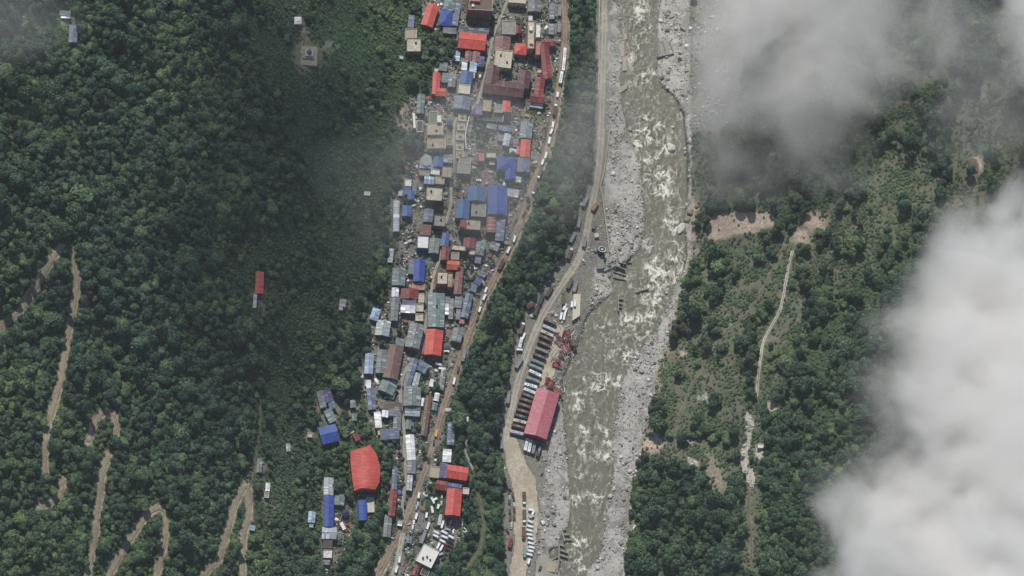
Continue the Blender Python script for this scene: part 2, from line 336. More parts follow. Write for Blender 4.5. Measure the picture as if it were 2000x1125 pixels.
class MB:
    """collects boxes, prisms and tubes into one mesh"""
    def __init__(s): s.v = []; s.f = []; s.m = []
    def box(s, x0, x1, y0, y1, z0, z1, m=0, tf=None, taper=0):
        n = len(s.v); t = taper
        c = [(x0, y0, z0), (x1, y0, z0), (x1, y1, z0), (x0, y1, z0), (x0+t, y0+t, z1), (x1-t, y0+t, z1), (x1-t, y1-t, z1), (x0+t, y1-t, z1)]
        if tf is not None: c = [tuple(tf @ Vector(q)) for q in c]
        s.v += c; s.f += [(n, n+3, n+2, n+1), (n+4, n+5, n+6, n+7), (n, n+1, n+5, n+4), (n+1, n+2, n+6, n+5), (n+2, n+3, n+7, n+6), (n+3, n, n+4, n+7)]; s.m += [m]*6
        return s
    def prism(s, pts, z0, z1, m=0):
        n = len(s.v); k = len(pts); a = sum(pts[i][0]*pts[(i+1) % k][1]-pts[(i+1) % k][0]*pts[i][1] for i in range(k))
        if a < 0: pts = pts[::-1]
        s.v += [(x, y, z0) for x, y in pts]+[(x, y, z1) for x, y in pts]
        s.f += [tuple(range(n+k-1, n-1, -1)), tuple(range(n+k, n+2*k))]+[(n+i, n+(i+1) % k, n+k+(i+1) % k, n+k+i) for i in range(k)]
        s.m += [m]*(k+2); return s
    def cyl(s, p0, p1, r0, r1, k=8, m=0, cap=True):
        p0, p1 = Vector(p0), Vector(p1); d = (p1-p0).normalized(); a = d.orthogonal().normalized(); b = d.cross(a); n = len(s.v)
        for p, r in ((p0, r0), (p1, r1)):
            for i in range(k):
                t = 2*math.pi*i/k; s.v.append(tuple(p+a*math.cos(t)*r+b*math.sin(t)*r))
        s.f += [(n+i, n+(i+1) % k, n+k+(i+1) % k, n+k+i) for i in range(k)]; s.m += [m]*k
        if cap: s.f += [tuple(range(n+k-1, n-1, -1)), tuple(range(n+k, n+2*k))]; s.m += [m]*2
        return s
    def build(s, name, mats, parent=None, smooth=False):
        return mesh_obj(name, s.v, s.f, mats, parent, s.m, None, smooth)

# ------------------------------------------------------------------ land
def terrain():
    xs = np.arange(-560, 561, .95); ys = np.arange(-330, 421, .95)
    X, Y = np.meshgrid(xs, ys); Z = H(X, Y)
    px, py = proj(X, Y, Z)
    wx = (fbm(X/3, Y/3, 3, 3)-.5)*8; wy = (fbm(X/3, Y/3, 3, 4)-.5)*8
    g = lambda m, n=1, k=1: msample(blur(m, n), px+wx*k, py+wy*k)
    aw, ag, at, ar, al = g(water, 1, .5), g(gravel), g(town, 1, .6), g(road, 1, 0), g(lowr)
    ad, ab = g(np.maximum.reduce([dirt, bankdirt, verge*.75*(1-town)*(1-lowr)])), g(rub)
    asc, ame = g(scrub, 4), g(meadow, 4)
    av = np.clip(1-at-ag-al-aw, 0, 1)
    fine = (fbm(X/2.2, Y/2.2, 3, 41)-.5)*1.6*av + (fbm(X/1.6, Y/1.6, 2, 43)-.5)*.7*ag + (fbm(X/5, Y/5, 2, 44)-.5)*.5*al
    Z = Z+fine*(1-ar)-aw*2.6-ar*.45-at*.25
    ny, nx = X.shape
    me = bpy.data.meshes.new('ground'); me.vertices.add(nx*ny)
    me.vertices.foreach_set('co', np.stack([X, Y, Z], -1).astype('f').ravel())
    i = np.arange(ny*nx).reshape(ny, nx); q = np.stack([i[:-1, :-1], i[:-1, 1:], i[1:, 1:], i[1:, :-1]], -1).reshape(-1, 4)
    me.loops.add(q.size); me.loops.foreach_set('vertex_index', q.ravel().astype('i'))
    me.polygons.add(len(q)); me.polygons.foreach_set('loop_start', (np.arange(len(q))*4).astype('i'))
    me.update(calc_edges=True); me.polygons.foreach_set('use_smooth', np.ones(len(q), bool))
    for nm, a in (('gravel', ag), ('town', at), ('yard', al), ('dirt', ad), ('rubble', ab), ('scrub', asc), ('meadow', ame), ('wet', aw), ('ruin', g(ruin, 22))):
        t = me.attributes.new(nm, 'FLOAT', 'POINT'); t.data.foreach_set('value', a.astype('f').ravel())
    m, nt, b = mat('land', .95); b.inputs['Specular IOR Level'].default_value = .1; p = wpos(nt)
    n1 = noise(nt, .06, 6, .7, p); n2 = noise(nt, .5, 6, .75, p); n3 = noise(nt, 1.6, 3, .7, p)
    forest = mixc(nt, ramp(nt, n2, [(.35, 0), (.65, 1)]), (.028, .052, .030), (.07, .11, .055))
    forest = mixc(nt, ramp(nt, n1, [(.45, 0), (.65, .5)]), forest, (.075, .07, .045))
    scr = mixc(nt, ramp(nt, n2, [(.38, 0), (.62, 1)]), (.062, .085, .052), (.15, .155, .10))
    scr = mixc(nt, ramp(nt, n1, [(.48, 0), (.64, .7)]), scr, (.19, .155, .12))
    c = mixc(nt, attr(nt, 'scrub'), forest, scr)
    c = mixc(nt, math_(nt, 'MULTIPLY', attr(nt, 'meadow'), .8), c, mixc(nt, ramp(nt, n2, [(.35, 0), (.65, 1)]), (.030, .068, .030), (.06, .115, .045)))
    dirtc = mixc(nt, ramp(nt, n2, [(.35, 0), (.6, 1)]), (.32, .25, .19), (.56, .45, .35))
    dirtc = mixc(nt, ramp(nt, n3, [(.55, 0), (.62, .7)]), dirtc, (.10, .085, .05))
    c = mixc(nt, attr(nt, 'dirt'), c, dirtc)
    tw = mixc(nt, ramp(nt, n2, [(.35, 0), (.65, 1)]), (.12, .115, .10), (.25, .235, .20))
    tw = mixc(nt, ramp(nt, n3, [(.55, 0), (.7, .8)]), tw, (.30, .27, .22))
    tw = mixc(nt, ramp(nt, n1, [(.5, 0), (.6, .75)]), tw, (.055, .065, .04))
    c = mixc(nt, attr(nt, 'town'), c, tw)
    yd = mixc(nt, ramp(nt, n2, [(.35, 0), (.65, 1)]), (.13, .125, .105), (.24, .225, .185))
    yd = mixc(nt, ramp(nt, n3, [(.55, 0), (.7, .8)]), yd, (.33, .31, .26))
    c = mixc(nt, attr(nt, 'yard'), c, yd)
    gr = mixc(nt, ramp(nt, n3, [(.3, 0), (.7, 1)]), (.19, .18, .15), (.48, .46, .41))
    gr = mixc(nt, ramp(nt, noise(nt, .12, 4, .6, p), [(.42, 0), (.55, .8)]), gr, (.44, .42, .38))
    gr = mixc(nt, ramp(nt, noise(nt, .035, 5, .7, p, 1.2), [(.50, 0), (.58, .7)]), gr, (.17, .16, .13))
    gr = mixc(nt, ramp(nt, attr(nt, 'wet'), [(.02, 0), (.25, .8)]), gr, (.09, .085, .07))
    c = mixc(nt, attr(nt, 'gravel'), c, gr)
    c = mixc(nt, math_(nt, 'MULTIPLY', attr(nt, 'ruin'), .8), c, mixc(nt, ramp(nt, n3, [(.4, 0), (.65, 1)]), (.16, .15, .13), (.36, .34, .30)))
    c = mixc(nt, ramp(nt, math_(nt, 'MULTIPLY', attr(nt, 'rubble'), math_(nt, 'ADD', n2, .35)), [(.35, 0), (.5, 1)]), c, mixc(nt, ramp(nt, n3, [(.4, 0), (.6, 1)]), (.22, .20, .16), (.60, .58, .49)))
    nt.links.new(c, b.inputs['Base Color'])
    bump(nt, b, n3, .6, .5)
    me.materials.append(m)
    o = bpy.data.objects.new('ground', me); COL.objects.link(o); tag(o, kind='structure')
    # the far country around, down to the horizon
    o2 = mesh_obj('plain', [(-9000, -9000, -6), (9000, -9000, -6), (9000, 9000, -6), (-9000, 9000, -6)], [(0, 1, 2, 3)], plain('far_land', (.03, .05, .025), .95, .4, .02)); tag(o2, kind='structure')
terrain()

def groundmat(kind):
    pal = {'brown': ((.165, .125, .095), (.33, .26, .19)), 'tan': ((.24, .22, .175), (.43, .395, .32)), 'grey': ((.24, .22, .18), (.38, .35, .29)),
           'brown2': ((.185, .155, .105), (.35, .30, .205)), 'pale': ((.26, .25, .20), (.52, .50, .42)), 'scrub': ((.08, .08, .05), (.22, .20, .15)),
           'sand': ((.34, .30, .22), (.52, .46, .35)), 'concrete': ((.28, .26, .21), (.40, .37, .30))}[kind]
    m, nt, b = mat('road_'+kind, .95); b.inputs['Specular IOR Level'].default_value = .1; p = wpos(nt)
    uv = nt.nodes.new('ShaderNodeUVMap').outputs[0]; sp = nt.nodes.new('ShaderNodeSeparateXYZ'); nt.links.new(uv, sp.inputs[0])
    n1 = noise(nt, .35, 6, .7, p); n2 = noise(nt, 1.3, 4, .7, p)
    c = mixc(nt, ramp(nt, n1, [(.38, 0), (.62, 1)]), *pal)
    c = mixc(nt, ramp(nt, n2, [(.56, 0), (.66, .6)]), c, tuple(v*.65 for v in pal[0]))
    c = mixc(nt, ramp(nt, noise(nt, .05, 3, .6, p), [(.4, 0), (.6, .55)]), c, tuple(v*.85 for v in pal[0]))
    # wheel ruts along the ribbon
    d = math_(nt, 'ABSOLUTE', math_(nt, 'ADD', math_(nt, 'ABSOLUTE', sp.outputs[0]), math_(nt, 'MULTIPLY_ADD', n1, .25, -.55)))
    rut = ramp(nt, d, [(0, .65), (.16, 0)])
    c = mixc(nt, rut, c, tuple(min(1, v*1.25) for v in pal[1]))
    if kind in ('pale', 'scrub'):
        c = mixc(nt, ramp(nt, math_(nt, 'ABSOLUTE', sp.outputs[0]), [(.15, .85), (.35, 0)]), c, (.06, .07, .035))
    nt.links.new(c, b.inputs['Base Color']); bump(nt, b, n2, .4, .2)
    return m
_gm = {}
def gm(k):
    if k not in _gm: _gm[k] = groundmat(k)
    return _gm[k]
def resample(pts, step):
    pts = np.array(pts, float)
    # Catmull-Rom through the points
    out = []
    q = np.vstack([2*pts[0]-pts[1], pts, 2*pts[-1]-pts[-2]])
    for i in range(1, len(q)-2):
        n = max(2, int(np.hypot(*(q[i+1]-q[i]))/step))
        for t in np.arange(n)/n:
            out.append(.5*((2*q[i])+(-q[i-1]+q[i+1])*t+(2*q[i-1]-5*q[i]+4*q[i+1]-q[i+2])*t*t+(-q[i-1]+3*q[i]-3*q[i+1]+q[i+2])*t**3))
    out.append(pts[-1]); return np.array(out)
def ribbon(name, pts, wd, material, lift=.12):
    c = resample(pts, 3.0); x, y, z = P(c[:, 0], c[:, 1]); p = np.stack([x, y], 1)
    t = np.gradient(p, axis=0); t /= np.linalg.norm(t, axis=1)[:, None]+1e-9; nrm = np.stack([-t[:, 1], t[:, 0]], 1)
    K = 8; v = []; uvv = []; L = np.concatenate([[0], np.cumsum(np.linalg.norm(np.diff(p, axis=0), axis=1))])
    for i in range(len(p)):
        hw = wd*S/2*(1+.28*(vnoise(np.array(L[i]/7), np.array(wd*3.1), 3)-.5))
        for k in range(K+1):
            s = -1+2*k/K; q = p[i]+nrm[i]*s*hw
            v.append((q[0], q[1], float(H(np.array(q[0]), np.array(q[1])))+lift-.10*abs(s)**4)); uvv.append((s, L[i]))
    f = []; uvs = []
    for i in range(len(p)-1):
        for k in range(K):
            a = i*(K+1)+k; fc = (a, a+1, a+K+2, a+K+1); f.append(fc); uvs += [uvv[j] for j in fc]
    o = mesh_obj(name, v, f, gm(material), None, None, uvs, True); tag(o, kind='structure'); return o
lifts = {'town_edge_road': .10, 'riverside_road': .16}
for i, (k, (p, wd, m)) in enumerate(ROADS.items()):
    ribbon(k.split('.')[0], p, wd, m, lifts.get(k, .12+.012*i))
def pave(name, poly, material, lift):
    xs = [p[0] for p in poly]; ys = [p[1] for p in poly]; step = 1.3
    gx, gy = np.meshgrid(np.arange(min(xs), max(xs), step), np.arange(min(ys), max(ys), step))
    ins = msample(rpoly(poly, .3), gx, gy) > .5; idx = -np.ones(gx.shape, int)
    x, y, z = P(gx, gy); v = []; f = []; uv = []
    for j in range(gx.shape[0]-1):
        for i in range(gx.shape[1]-1):
            if ins[j:j+2, i:i+2].all():
                fc = []
                for a, b in ((j, i), (j, i+1), (j+1, i+1), (j+1, i)):
                    if idx[a, b] < 0: idx[a, b] = len(v); v.append((x[a, b], y[a, b], z[a, b]+lift))
                    fc.append(int(idx[a, b]))
                f.append(tuple(fc[::-1])); uv += [(3, 0)]*4
    o = mesh_obj(name, v, f, gm(material), None, None, uv, True); tag(o, kind='structure')
for i, (k, (p, m)) in enumerate(PAVE.items()): pave(k, p, m, .20+.02*i)

# ------------------------------------------------------------------ river
FOAM = [(1248,12,22,14,.8),(1243,52,16,22,.9),(1262,58,14,8,.7),(1240,110,16,30,.4),(1256,152,26,24,.9),(1262,240,22,14,1.1),(1266,262,24,20,1.1),(1247,275,10,16,.8),(1300,250,22,20,.5),(1296,290,14,18,.9),(1270,330,20,24,1.1),(1290,352,24,24,1.1),(1296,380,22,10,1.1),(1320,340,14,24,.8),(1318,430,24,34,.8),(1262,480,16,16,.7),(1312,505,30,20,1.0),(1285,520,24,14,.9),(1300,545,36,22,1.2),(1270,555,24,20,1.0),(1232,545,16,14,1.0),(1278,590,22,18,.8),(1225,625,24,14,.7),(1256,620,24,16,.8),(1240,655,34,14,1.2),(1212,690,30,16,1.2),(1180,640,14,20,.35),(1150,735,26,14,.6),(1172,742,26,14,.9),(1168,755,14,12,.8),(1205,745,12,14,.8),(1134,775,14,20,.7),(1125,800,14,14,.6),(1160,812,12,18,.5),(1150,840,24,18,1.0),(1130,872,14,20,.8),(1188,856,10,14,.8),(1172,890,20,14,.45),(1186,902,8,16,.6),(1130,925,14,14,.35),(1128,980,10,14,.8),(1152,972,18,8,1.2),(1170,980,14,12,.8),(1172,995,8,10,.6),(1130,1060,18,18,.8),(1118,1092,16,12,1.1),(1135,1110,20,14,.4),(1222,205,10,12,.4)]
def river():
    x0, y0, _ = P(np.array([1030., 1400.]), np.array([1260., -140.]), plane=0)
    xs = np.arange(x0[0], x0[1], .55); ys = np.arange(y0[0], y0[1], .55)
    X, Y = np.meshgrid(xs, ys); px, py = proj(X, Y, 0*X)
    keep = msample(blur(water, 4), px, py) > .02
    # downstream warped coordinates
    wx = (fbm(X/9, Y/9, 3, 51)-.5)*9; wy = (fbm(X/9, Y/9, 3, 52)-.5)*9
    rid = 1-np.abs(2*fbm((X+wx)/6.5, (Y+wy)/8, 4, 53)-1)*2.2
    rid2 = 1-np.abs(2*fbm((X+wx*.6)/3.0, (Y+wy*.6)/6, 3, 57)-1)*2.2
    m = np.zeros(X.shape)
    qx = px+wx*1.6; qy = py+wy*1.6
    for a, b, rx, ry, s in FOAM:
        m += s*np.exp(-(((qx-a)/rx)**2+((qy-b)/ry)**2)*1.3)
    m = np.clip(m*1.25, 0, 1.35)
    edge = msample(blur(1-water, 2), px, py)
    fr = m*.95+rid*.36+rid2*.26
    fil = np.clip(1-np.abs(2*fbm((X+wx*.8)/4.2, (Y+wy*.8)/5.0, 5, 53)-1)*5.5, 0, 1)       # curling crests
    fil2 = np.clip(1-np.abs(2*fbm((X+wx*.5)/1.7, (Y+wy*.5)/3.6, 3, 58)-1)*4.0, 0, 1)    # fine streaks
    lump = fbm((X+wx)/3.4, (Y+wy)/3.0, 3, 67)
    mm = m*np.clip(1.9*(fbm((X+wx)/8, (Y+wy)/7, 3, 69)-.30), 0, 1.15)
    foam = fil*np.clip(mm*1.4+.09, 0, 1)+fil2*np.clip(mm*.9-.05, 0, .7)+np.clip((lump-.66)*5, 0, 1)*np.clip(mm*1.5-.25, 0, 1)+fil2*fil*.35
    foam = foam*(.5+.9*fbm(X/.8, Y/1.0, 2, 59))
    foam += np.clip(fbm((X+wx*.5)/1.3, (Y+wy*.3)/6.5, 4, 60)-.56, 0, 1)*1.5*(.5+mm)
    foam = np.clip(foam+np.clip(edge-.35, 0, 1)*.5*(fbm(X/1.5, Y/1.5, 2, 61) > .5), 0, 1)
    rough = .25+m
    Z = (fbm((X+wx*.4)/3.2, (Y+wy*.4)/4.5, 4, 63)-.5)*1.1*rough+rid*.35*m+foam*.25+(fbm(X/14, Y/14, 2, 65)-.5)*.5
    ny, nx = X.shape; idx = np.arange(nx*ny).reshape(ny, nx)
    q = np.stack([idx[:-1, :-1], idx[:-1, 1:], idx[1:, 1:], idx[1:, :-1]], -1).reshape(-1, 4)
    q = q[keep.ravel()[q].all(1)]; used = np.unique(q); rm = -np.ones(nx*ny, int); rm[used] = np.arange(len(used)); q = rm[q]
    me = bpy.data.meshes.new('river'); me.vertices.add(len(used))
    me.vertices.foreach_set('co', np.stack([X.ravel()[used], Y.ravel()[used], Z.ravel()[used]], -1).astype('f').ravel())
    me.loops.add(q.size); me.loops.foreach_set('vertex_index', q.ravel().astype('i')); me.polygons.add(len(q)); me.polygons.foreach_set('loop_start', (np.arange(len(q))*4).astype('i'))
    me.update(calc_edges=True); me.polygons.foreach_set('use_smooth', np.ones(len(q), bool))
    t = me.attributes.new('foam', 'FLOAT', 'POINT'); t.data.foreach_set('value', foam.ravel()[used].astype('f'))
    m_, nt, b = mat('silty_water', .35); p = wpos(nt); b.inputs['Specular IOR Level'].default_value = .3
    n = noise(nt, .5, 5, .7, p, .8); n2 = noise(nt, 2.2, 3, .7, p)
    c = mixc(nt, ramp(nt, n, [(.3, 0), (.7, 1)]), (.098, .094, .064), (.155, .148, .108))
    f = attr(nt, 'foam')
    ff = ramp(nt, math_(nt, 'MULTIPLY', f, math_(nt, 'MULTIPLY_ADD', n2, 1.4, .35)), [(.10, 0), (.85, 1)])
    c = mixc(nt, ff, c, (.64, .62, .52)); nt.links.new(c, b.inputs['Base Color'])
    nt.links.new(math_(nt, 'MULTIPLY_ADD', f, .5, .35), b.inputs['Roughness']); bump(nt, b, n2, .35, .25)
    me.materials.append(m_)
    o = bpy.data.objects.new('river', me); COL.objects.link(o); tag(o, kind='structure')
river()

# ------------------------------------------------------------------ buildings
TAKEN = np.zeros(GX.shape)      # where something stands, so nothing grows through it
def axes(ang): a = R(ang); return np.array([math.cos(a), math.sin(a)]), np.array([math.sin(a), -math.cos(a)])
def pxrect(cx, cy_, w_, l_, ang):
    u, v = axes(ang); c = np.array([cx, cy_])
    return [c-u*w_/2-v*l_/2, c+u*w_/2-v*l_/2, c+u*w_/2+v*l_/2, c-u*w_/2+v*l_/2]   # bl, br, tr, tl
_win = {}
def window_mesh(ww, wh, deep=.07):
    k = (round(ww, 1), round(wh, 1))
    if k not in _win:
        b = MB().box(-ww/2, ww/2, -deep, .02, -wh/2, wh/2, 0); b.box(-ww/2+.1, -.04, -deep-.02, .0, -wh/2+.1, wh/2-.1, 1); b.box(.04, ww/2-.1, -deep-.02, .0, -wh/2+.1, wh/2-.1, 1)
        o = b.build('window', [M['frame'], M['glass']]); _win[k] = o.data; bpy.data.objects.remove(o)
    return _win[k]
_door = []
def openings(root, fp, zb, h, zg, dens=3.3, maxn=14, door=True):
    k = len(fp); n = 0; st = max(1, int(round(h/3.1))); cx = sum(p[0] for p in fp)/k; cyy = sum(p[1] for p in fp)/k
    sides = []
    for i in range(k):
        a, b = np.array(fp[i][:2]), np.array(fp[(i+1) % k][:2]); e = b-a; L = np.hypot(*e)
        if L < 2.4: continue
        nr = np.array([e[1], -e[0]])/L; mid = (a+b)/2
        if nr @ (mid-np.array([cx, cyy])) < 0: nr = -nr
        if nr[1] > .35: continue
        sides.append((nr[1]*1.0+(0 if nr[0] < 0 else .35), a, e, L, nr))
    for j, (_, a, e, L, nr) in enumerate(sorted(sides, key=lambda s: s[0])):
        rz = math.atan2(nr[0], -nr[1]); cnt = max(1, int(L/dens))
        for s in range(st):
            for c in range(cnt):
                if n >= maxn: return
                q = a+e*((c+.5)/cnt)
                z = zg+1.6+s*(h/st)
                if door and j == 0 and s == 0 and c == cnt//2:
                    if not _door:
                        o = MB().box(-.5, .5, -.06, .02, 0, 2.05, 0).build('door', [M['door']]); _door.append(o.data); bpy.data.objects.remove(o)
                    link_mesh('door', _door[0], root, (q[0], q[1], zg+.02), rz); continue
                if z+.7 > zg+h: continue
                link_mesh('window', window_mesh(1.5, 1.25), root, (q[0], q[1], z), rz); n += 1
def shrink(pts, d):
    c = np.mean([p[:2] for p in pts], 0); out = []
    for p in pts:
        v = np.array(p[:2])-c; L = np.hypot(*v); out.append(c+v*max(.3, (L-d*1.35)/L))
    return out
def uvface(pts3, origin, ax, ay): return [((np.array(p)-origin) @ ax, (np.array(p)-origin) @ ay) for p in pts3]
def slab_roof(name, planes, thick, m, parent, ridge):
    v = []; f = []; uv = []
    for pl in planes:
        pl = [np.array(p, float) for p in pl]; n = len(v); k = len(pl)
        nr = np.cross(pl[1]-pl[0], pl[2]-pl[0])
        if nr[2] < 0: pl = pl[::-1]
        v += [tuple(p) for p in pl]+[(p[0], p[1], p[2]-thick) for p in pl]
        ax = ridge/np.linalg.norm(ridge); nrm = np.cross(pl[1]-pl[0], pl[2]-pl[0]); nrm /= np.linalg.norm(nrm)+1e-9; ay = np.cross(nrm, ax)
        f.append(tuple(range(n, n+k))); uv += uvface(pl, pl[0], ax, ay)
        f.append(tuple(range(n+2*k-1, n+k-1, -1))); uv += [(0, 0)]*k
        for i in range(k):
            f.append((n+i, n+k+i, n+k+(i+1) % k, n+(i+1) % k)); uv += [(.5, .5)]*4
    return mesh_obj(name, v, f, m, parent, None, uv)
def tube_between(name, a, b, r, m, parent):
    return MB().cyl(a, b, r, r, 6).build(name, [m], parent)
def wing(root, org, w_, first):
    kind, col = w_[0], w_[1]
    opt = w_[-1] if isinstance(w_[-1], dict) else {}
    if isinstance(w_[-1], dict): w_ = w_[:-1]
    jit = random.uniform(-.12, .12)
    if kind == 'poly':
        pts = w_[2]; h = w_[3]; c = np.mean(pts, 0)
    else:
        cx, cy_, ww, ll, ang, h = w_[2:8]; c = np.array([cx, cy_]); pts = pxrect(cx, cy_, ww, ll, ang)
    x, y, z = P(c[0], c[1], h); z = float(z)+jit; zg = z-h
    X, Y, _ = P([p[0] for p in pts], [p[1] for p in pts], plane=z)
    W = [np.array([a-org[0], b-org[1], z-org[2]]) for a, b in zip(X, Y)]
    zb = min(float(H(np.array(a), np.array(b))) for a, b in zip(X, Y))-.6-org[2]
    bx, by = proj(X, Y, np.full(len(X), zg)); k_ = len(pts)
    global TAKEN
    TAKEN = np.maximum(TAKEN, rpoly([(p[0], p[1]) for p in pts])); TAKEN = np.maximum(TAKEN, rpoly(list(zip(bx, by))))
    wallc = concrete(opt.get('wall', 'wallgrey'), .3); zt = z-org[2]; zgl = zg-org[2]
    fp = shrink(W, opt.get('eave', .35) if kind != 'f' and kind != 'poly' else 0.0)
    rm = sheet(col, opt.get('rust', 0)) if col in SHEET and kind not in ('f',) or col in SHEET and opt.get('sheet') else concrete(col, opt.get('stain', .5)) if col in CONC else sheet(col, opt.get('rust', 0))
    if kind in 'gbs' or kind == 'h' or kind == 'p':
        A, B, C_, D = W; half = np.linalg.norm(B-A)/2; up = np.array([0, 0, 1.])
        if opt.get('ax') == 'w': A, B, C_, D = B, C_, D, A; half = np.linalg.norm(B-A)/2; fp = [fp[1], fp[2], fp[3], fp[0]]
        rise = opt.get('rise', half*.32); rdir = (D-A)
        m1, m2 = (A+B)/2+up*rise, (C_+D)/2+up*rise; gable = []
        if kind == 'g':
            planes = [[A, m1, m2, D], [B, C_, m2, m1]]
        elif kind == 'h':
            t = min(.45, half/np.linalg.norm(rdir)); r1 = m1+(m2-m1)*t; r2 = m2+(m1-m2)*t
            planes = [[A, r1, r2, D], [B, C_, r2, r1], [A, B, r1], [C_, D, r2]]; m1, m2 = r1, r2
        elif kind == 'p':
            ap = (A+B+C_+D)/4+up*rise; planes = [[A, B, ap], [B, C_, ap], [C_, D, ap], [D, A, ap]]
        elif kind == 's':
            r = opt.get('rise', half*.18); planes = [[A, B, C_+up*r, D+up*r]] if opt.get('ax') != 'x' else [[A, B+up*r, C_+up*r, D]]
        elif kind == 'b':
            planes = []; K = 8
            for i in range(K):
                t0, t1 = math.pi*i/K, math.pi*(i+1)/K
                g = lambda E, F, t: (E+F)/2+(E-F)/2*math.cos(t)+up*rise*math.sin(t)
                planes.append([g(A, B, t0), g(A, B, t1), g(D, C_, t1), g(D, C_, t0)])
        ro = slab_roof('roof', planes, .14, rm, root, rdir)
        if kind in 'gh': tube_between('ridge_cap', tuple(m1+up*.02), tuple(m2+up*.02), .16, rm, ro)
        # walls, gables included
        b = MB(); k = 4; v = [(p[0], p[1], zb) for p in fp]+[(p[0], p[1], zt-.16) for p in fp]
        f = [(i, (i+1) % 4, 4+(i+1) % 4, 4+i) for i in range(4)]+[(7, 6, 5, 4)]
        if kind in 'gb' or kind == 's':
            q = .94
            if kind != 's':
                n = len(v); e1 = (np.array(fp[0])+np.array(fp[1]))/2; e2 = (np.array(fp[2])+np.array(fp[3]))/2
                v += [(e1[0], e1[1], zt+rise*q-.16), (e2[0], e2[1], zt+rise*q-.16)]; f += [(4, 5, n), (6, 7, n+1)]
            else:
                n = len(v); r = opt.get('rise', half*.18)*.9
                v += [(fp[2][0], fp[2][1], zt+r-.16), (fp[3][0], fp[3][1], zt+r-.16)]
                f += [(6, 7, n+1, n), (5, 6, n), (7, 4, n+1)]
        if not opt.get('open'):
            mesh_obj('wall', v, f, wallc, root)
        else:
            for i, p in enumerate(fp):
                MB().cyl((p[0], p[1], zb), (p[0], p[1], zt-.2), .15, .15, 6).build('post', [M['steel']], root)
    else:
        # flat concrete roof behind a parapet
        ring = [p[:2] for p in W]
        MB().prism([tuple(p) for p in ring], zb, zt-.25).build('wall', [wallc], root)
        inner = shrink(W, .32); par = opt.get('parapet', .7)
        ro = MB().prism([tuple(p) for p in shrink(W, .02)], zt-.247, zt, 0).build('roof', [rm], root)
        if par > 0:
            b = MB(); k = len(ring)
            for i in range(k):
                j = (i+1) % k; o1, o2 = ring[i], ring[j]; i1, i2 = inner[i], inner[j]
                b.prism([tuple(o1), tuple(o2), tuple(i2), tuple(i1)], zt+.002, zt+par*.8, 0)
            b.build('parapet', [concrete(opt.get('par', opt.get('wall', 'cream')), .2)], root)
        for (sx, sy, sw, sl, sh, scol) in opt.get('rooms', []):
            rx, ry, _ = P([q[0] for q in pxrect(sx, sy, sw, sl, w_[6] if kind != 'poly' else 0)], [q[1] for q in pxrect(sx, sy, sw, sl, w_[6] if kind != 'poly' else 0)], plane=z+sh)
            MB().prism([(a-org[0], b_-org[1]) for a, b_ in zip(rx, ry)], zt+.003, zt+sh, 0).build('stair_room', [concrete(scol, .2)], root)
    if not opt.get('open'): openings(root, fp, zb, h, zgl, opt.get('dens', 3.3), opt.get('maxw', 10), first)
def house(name, label, wings, cat=None, group=None):
    w0 = wings[0]; h0 = w0[3] if w0[0] == 'poly' else w0[7]
    c = np.mean(w0[2], 0) if w0[0] == 'poly' else w0[2:4]
    x, y, z = P(c[0], c[1], h0); org = (float(x), float(y), float(z)-h0)
    root = empty(name, org); tag(root, label, cat or name.replace('_', ' '), group)
    for i, w_ in enumerate(wings): wing(root, org, w_, i == 0)
    return root
G, F_, B_, S_ = 'g', 'f', 'b', 's'
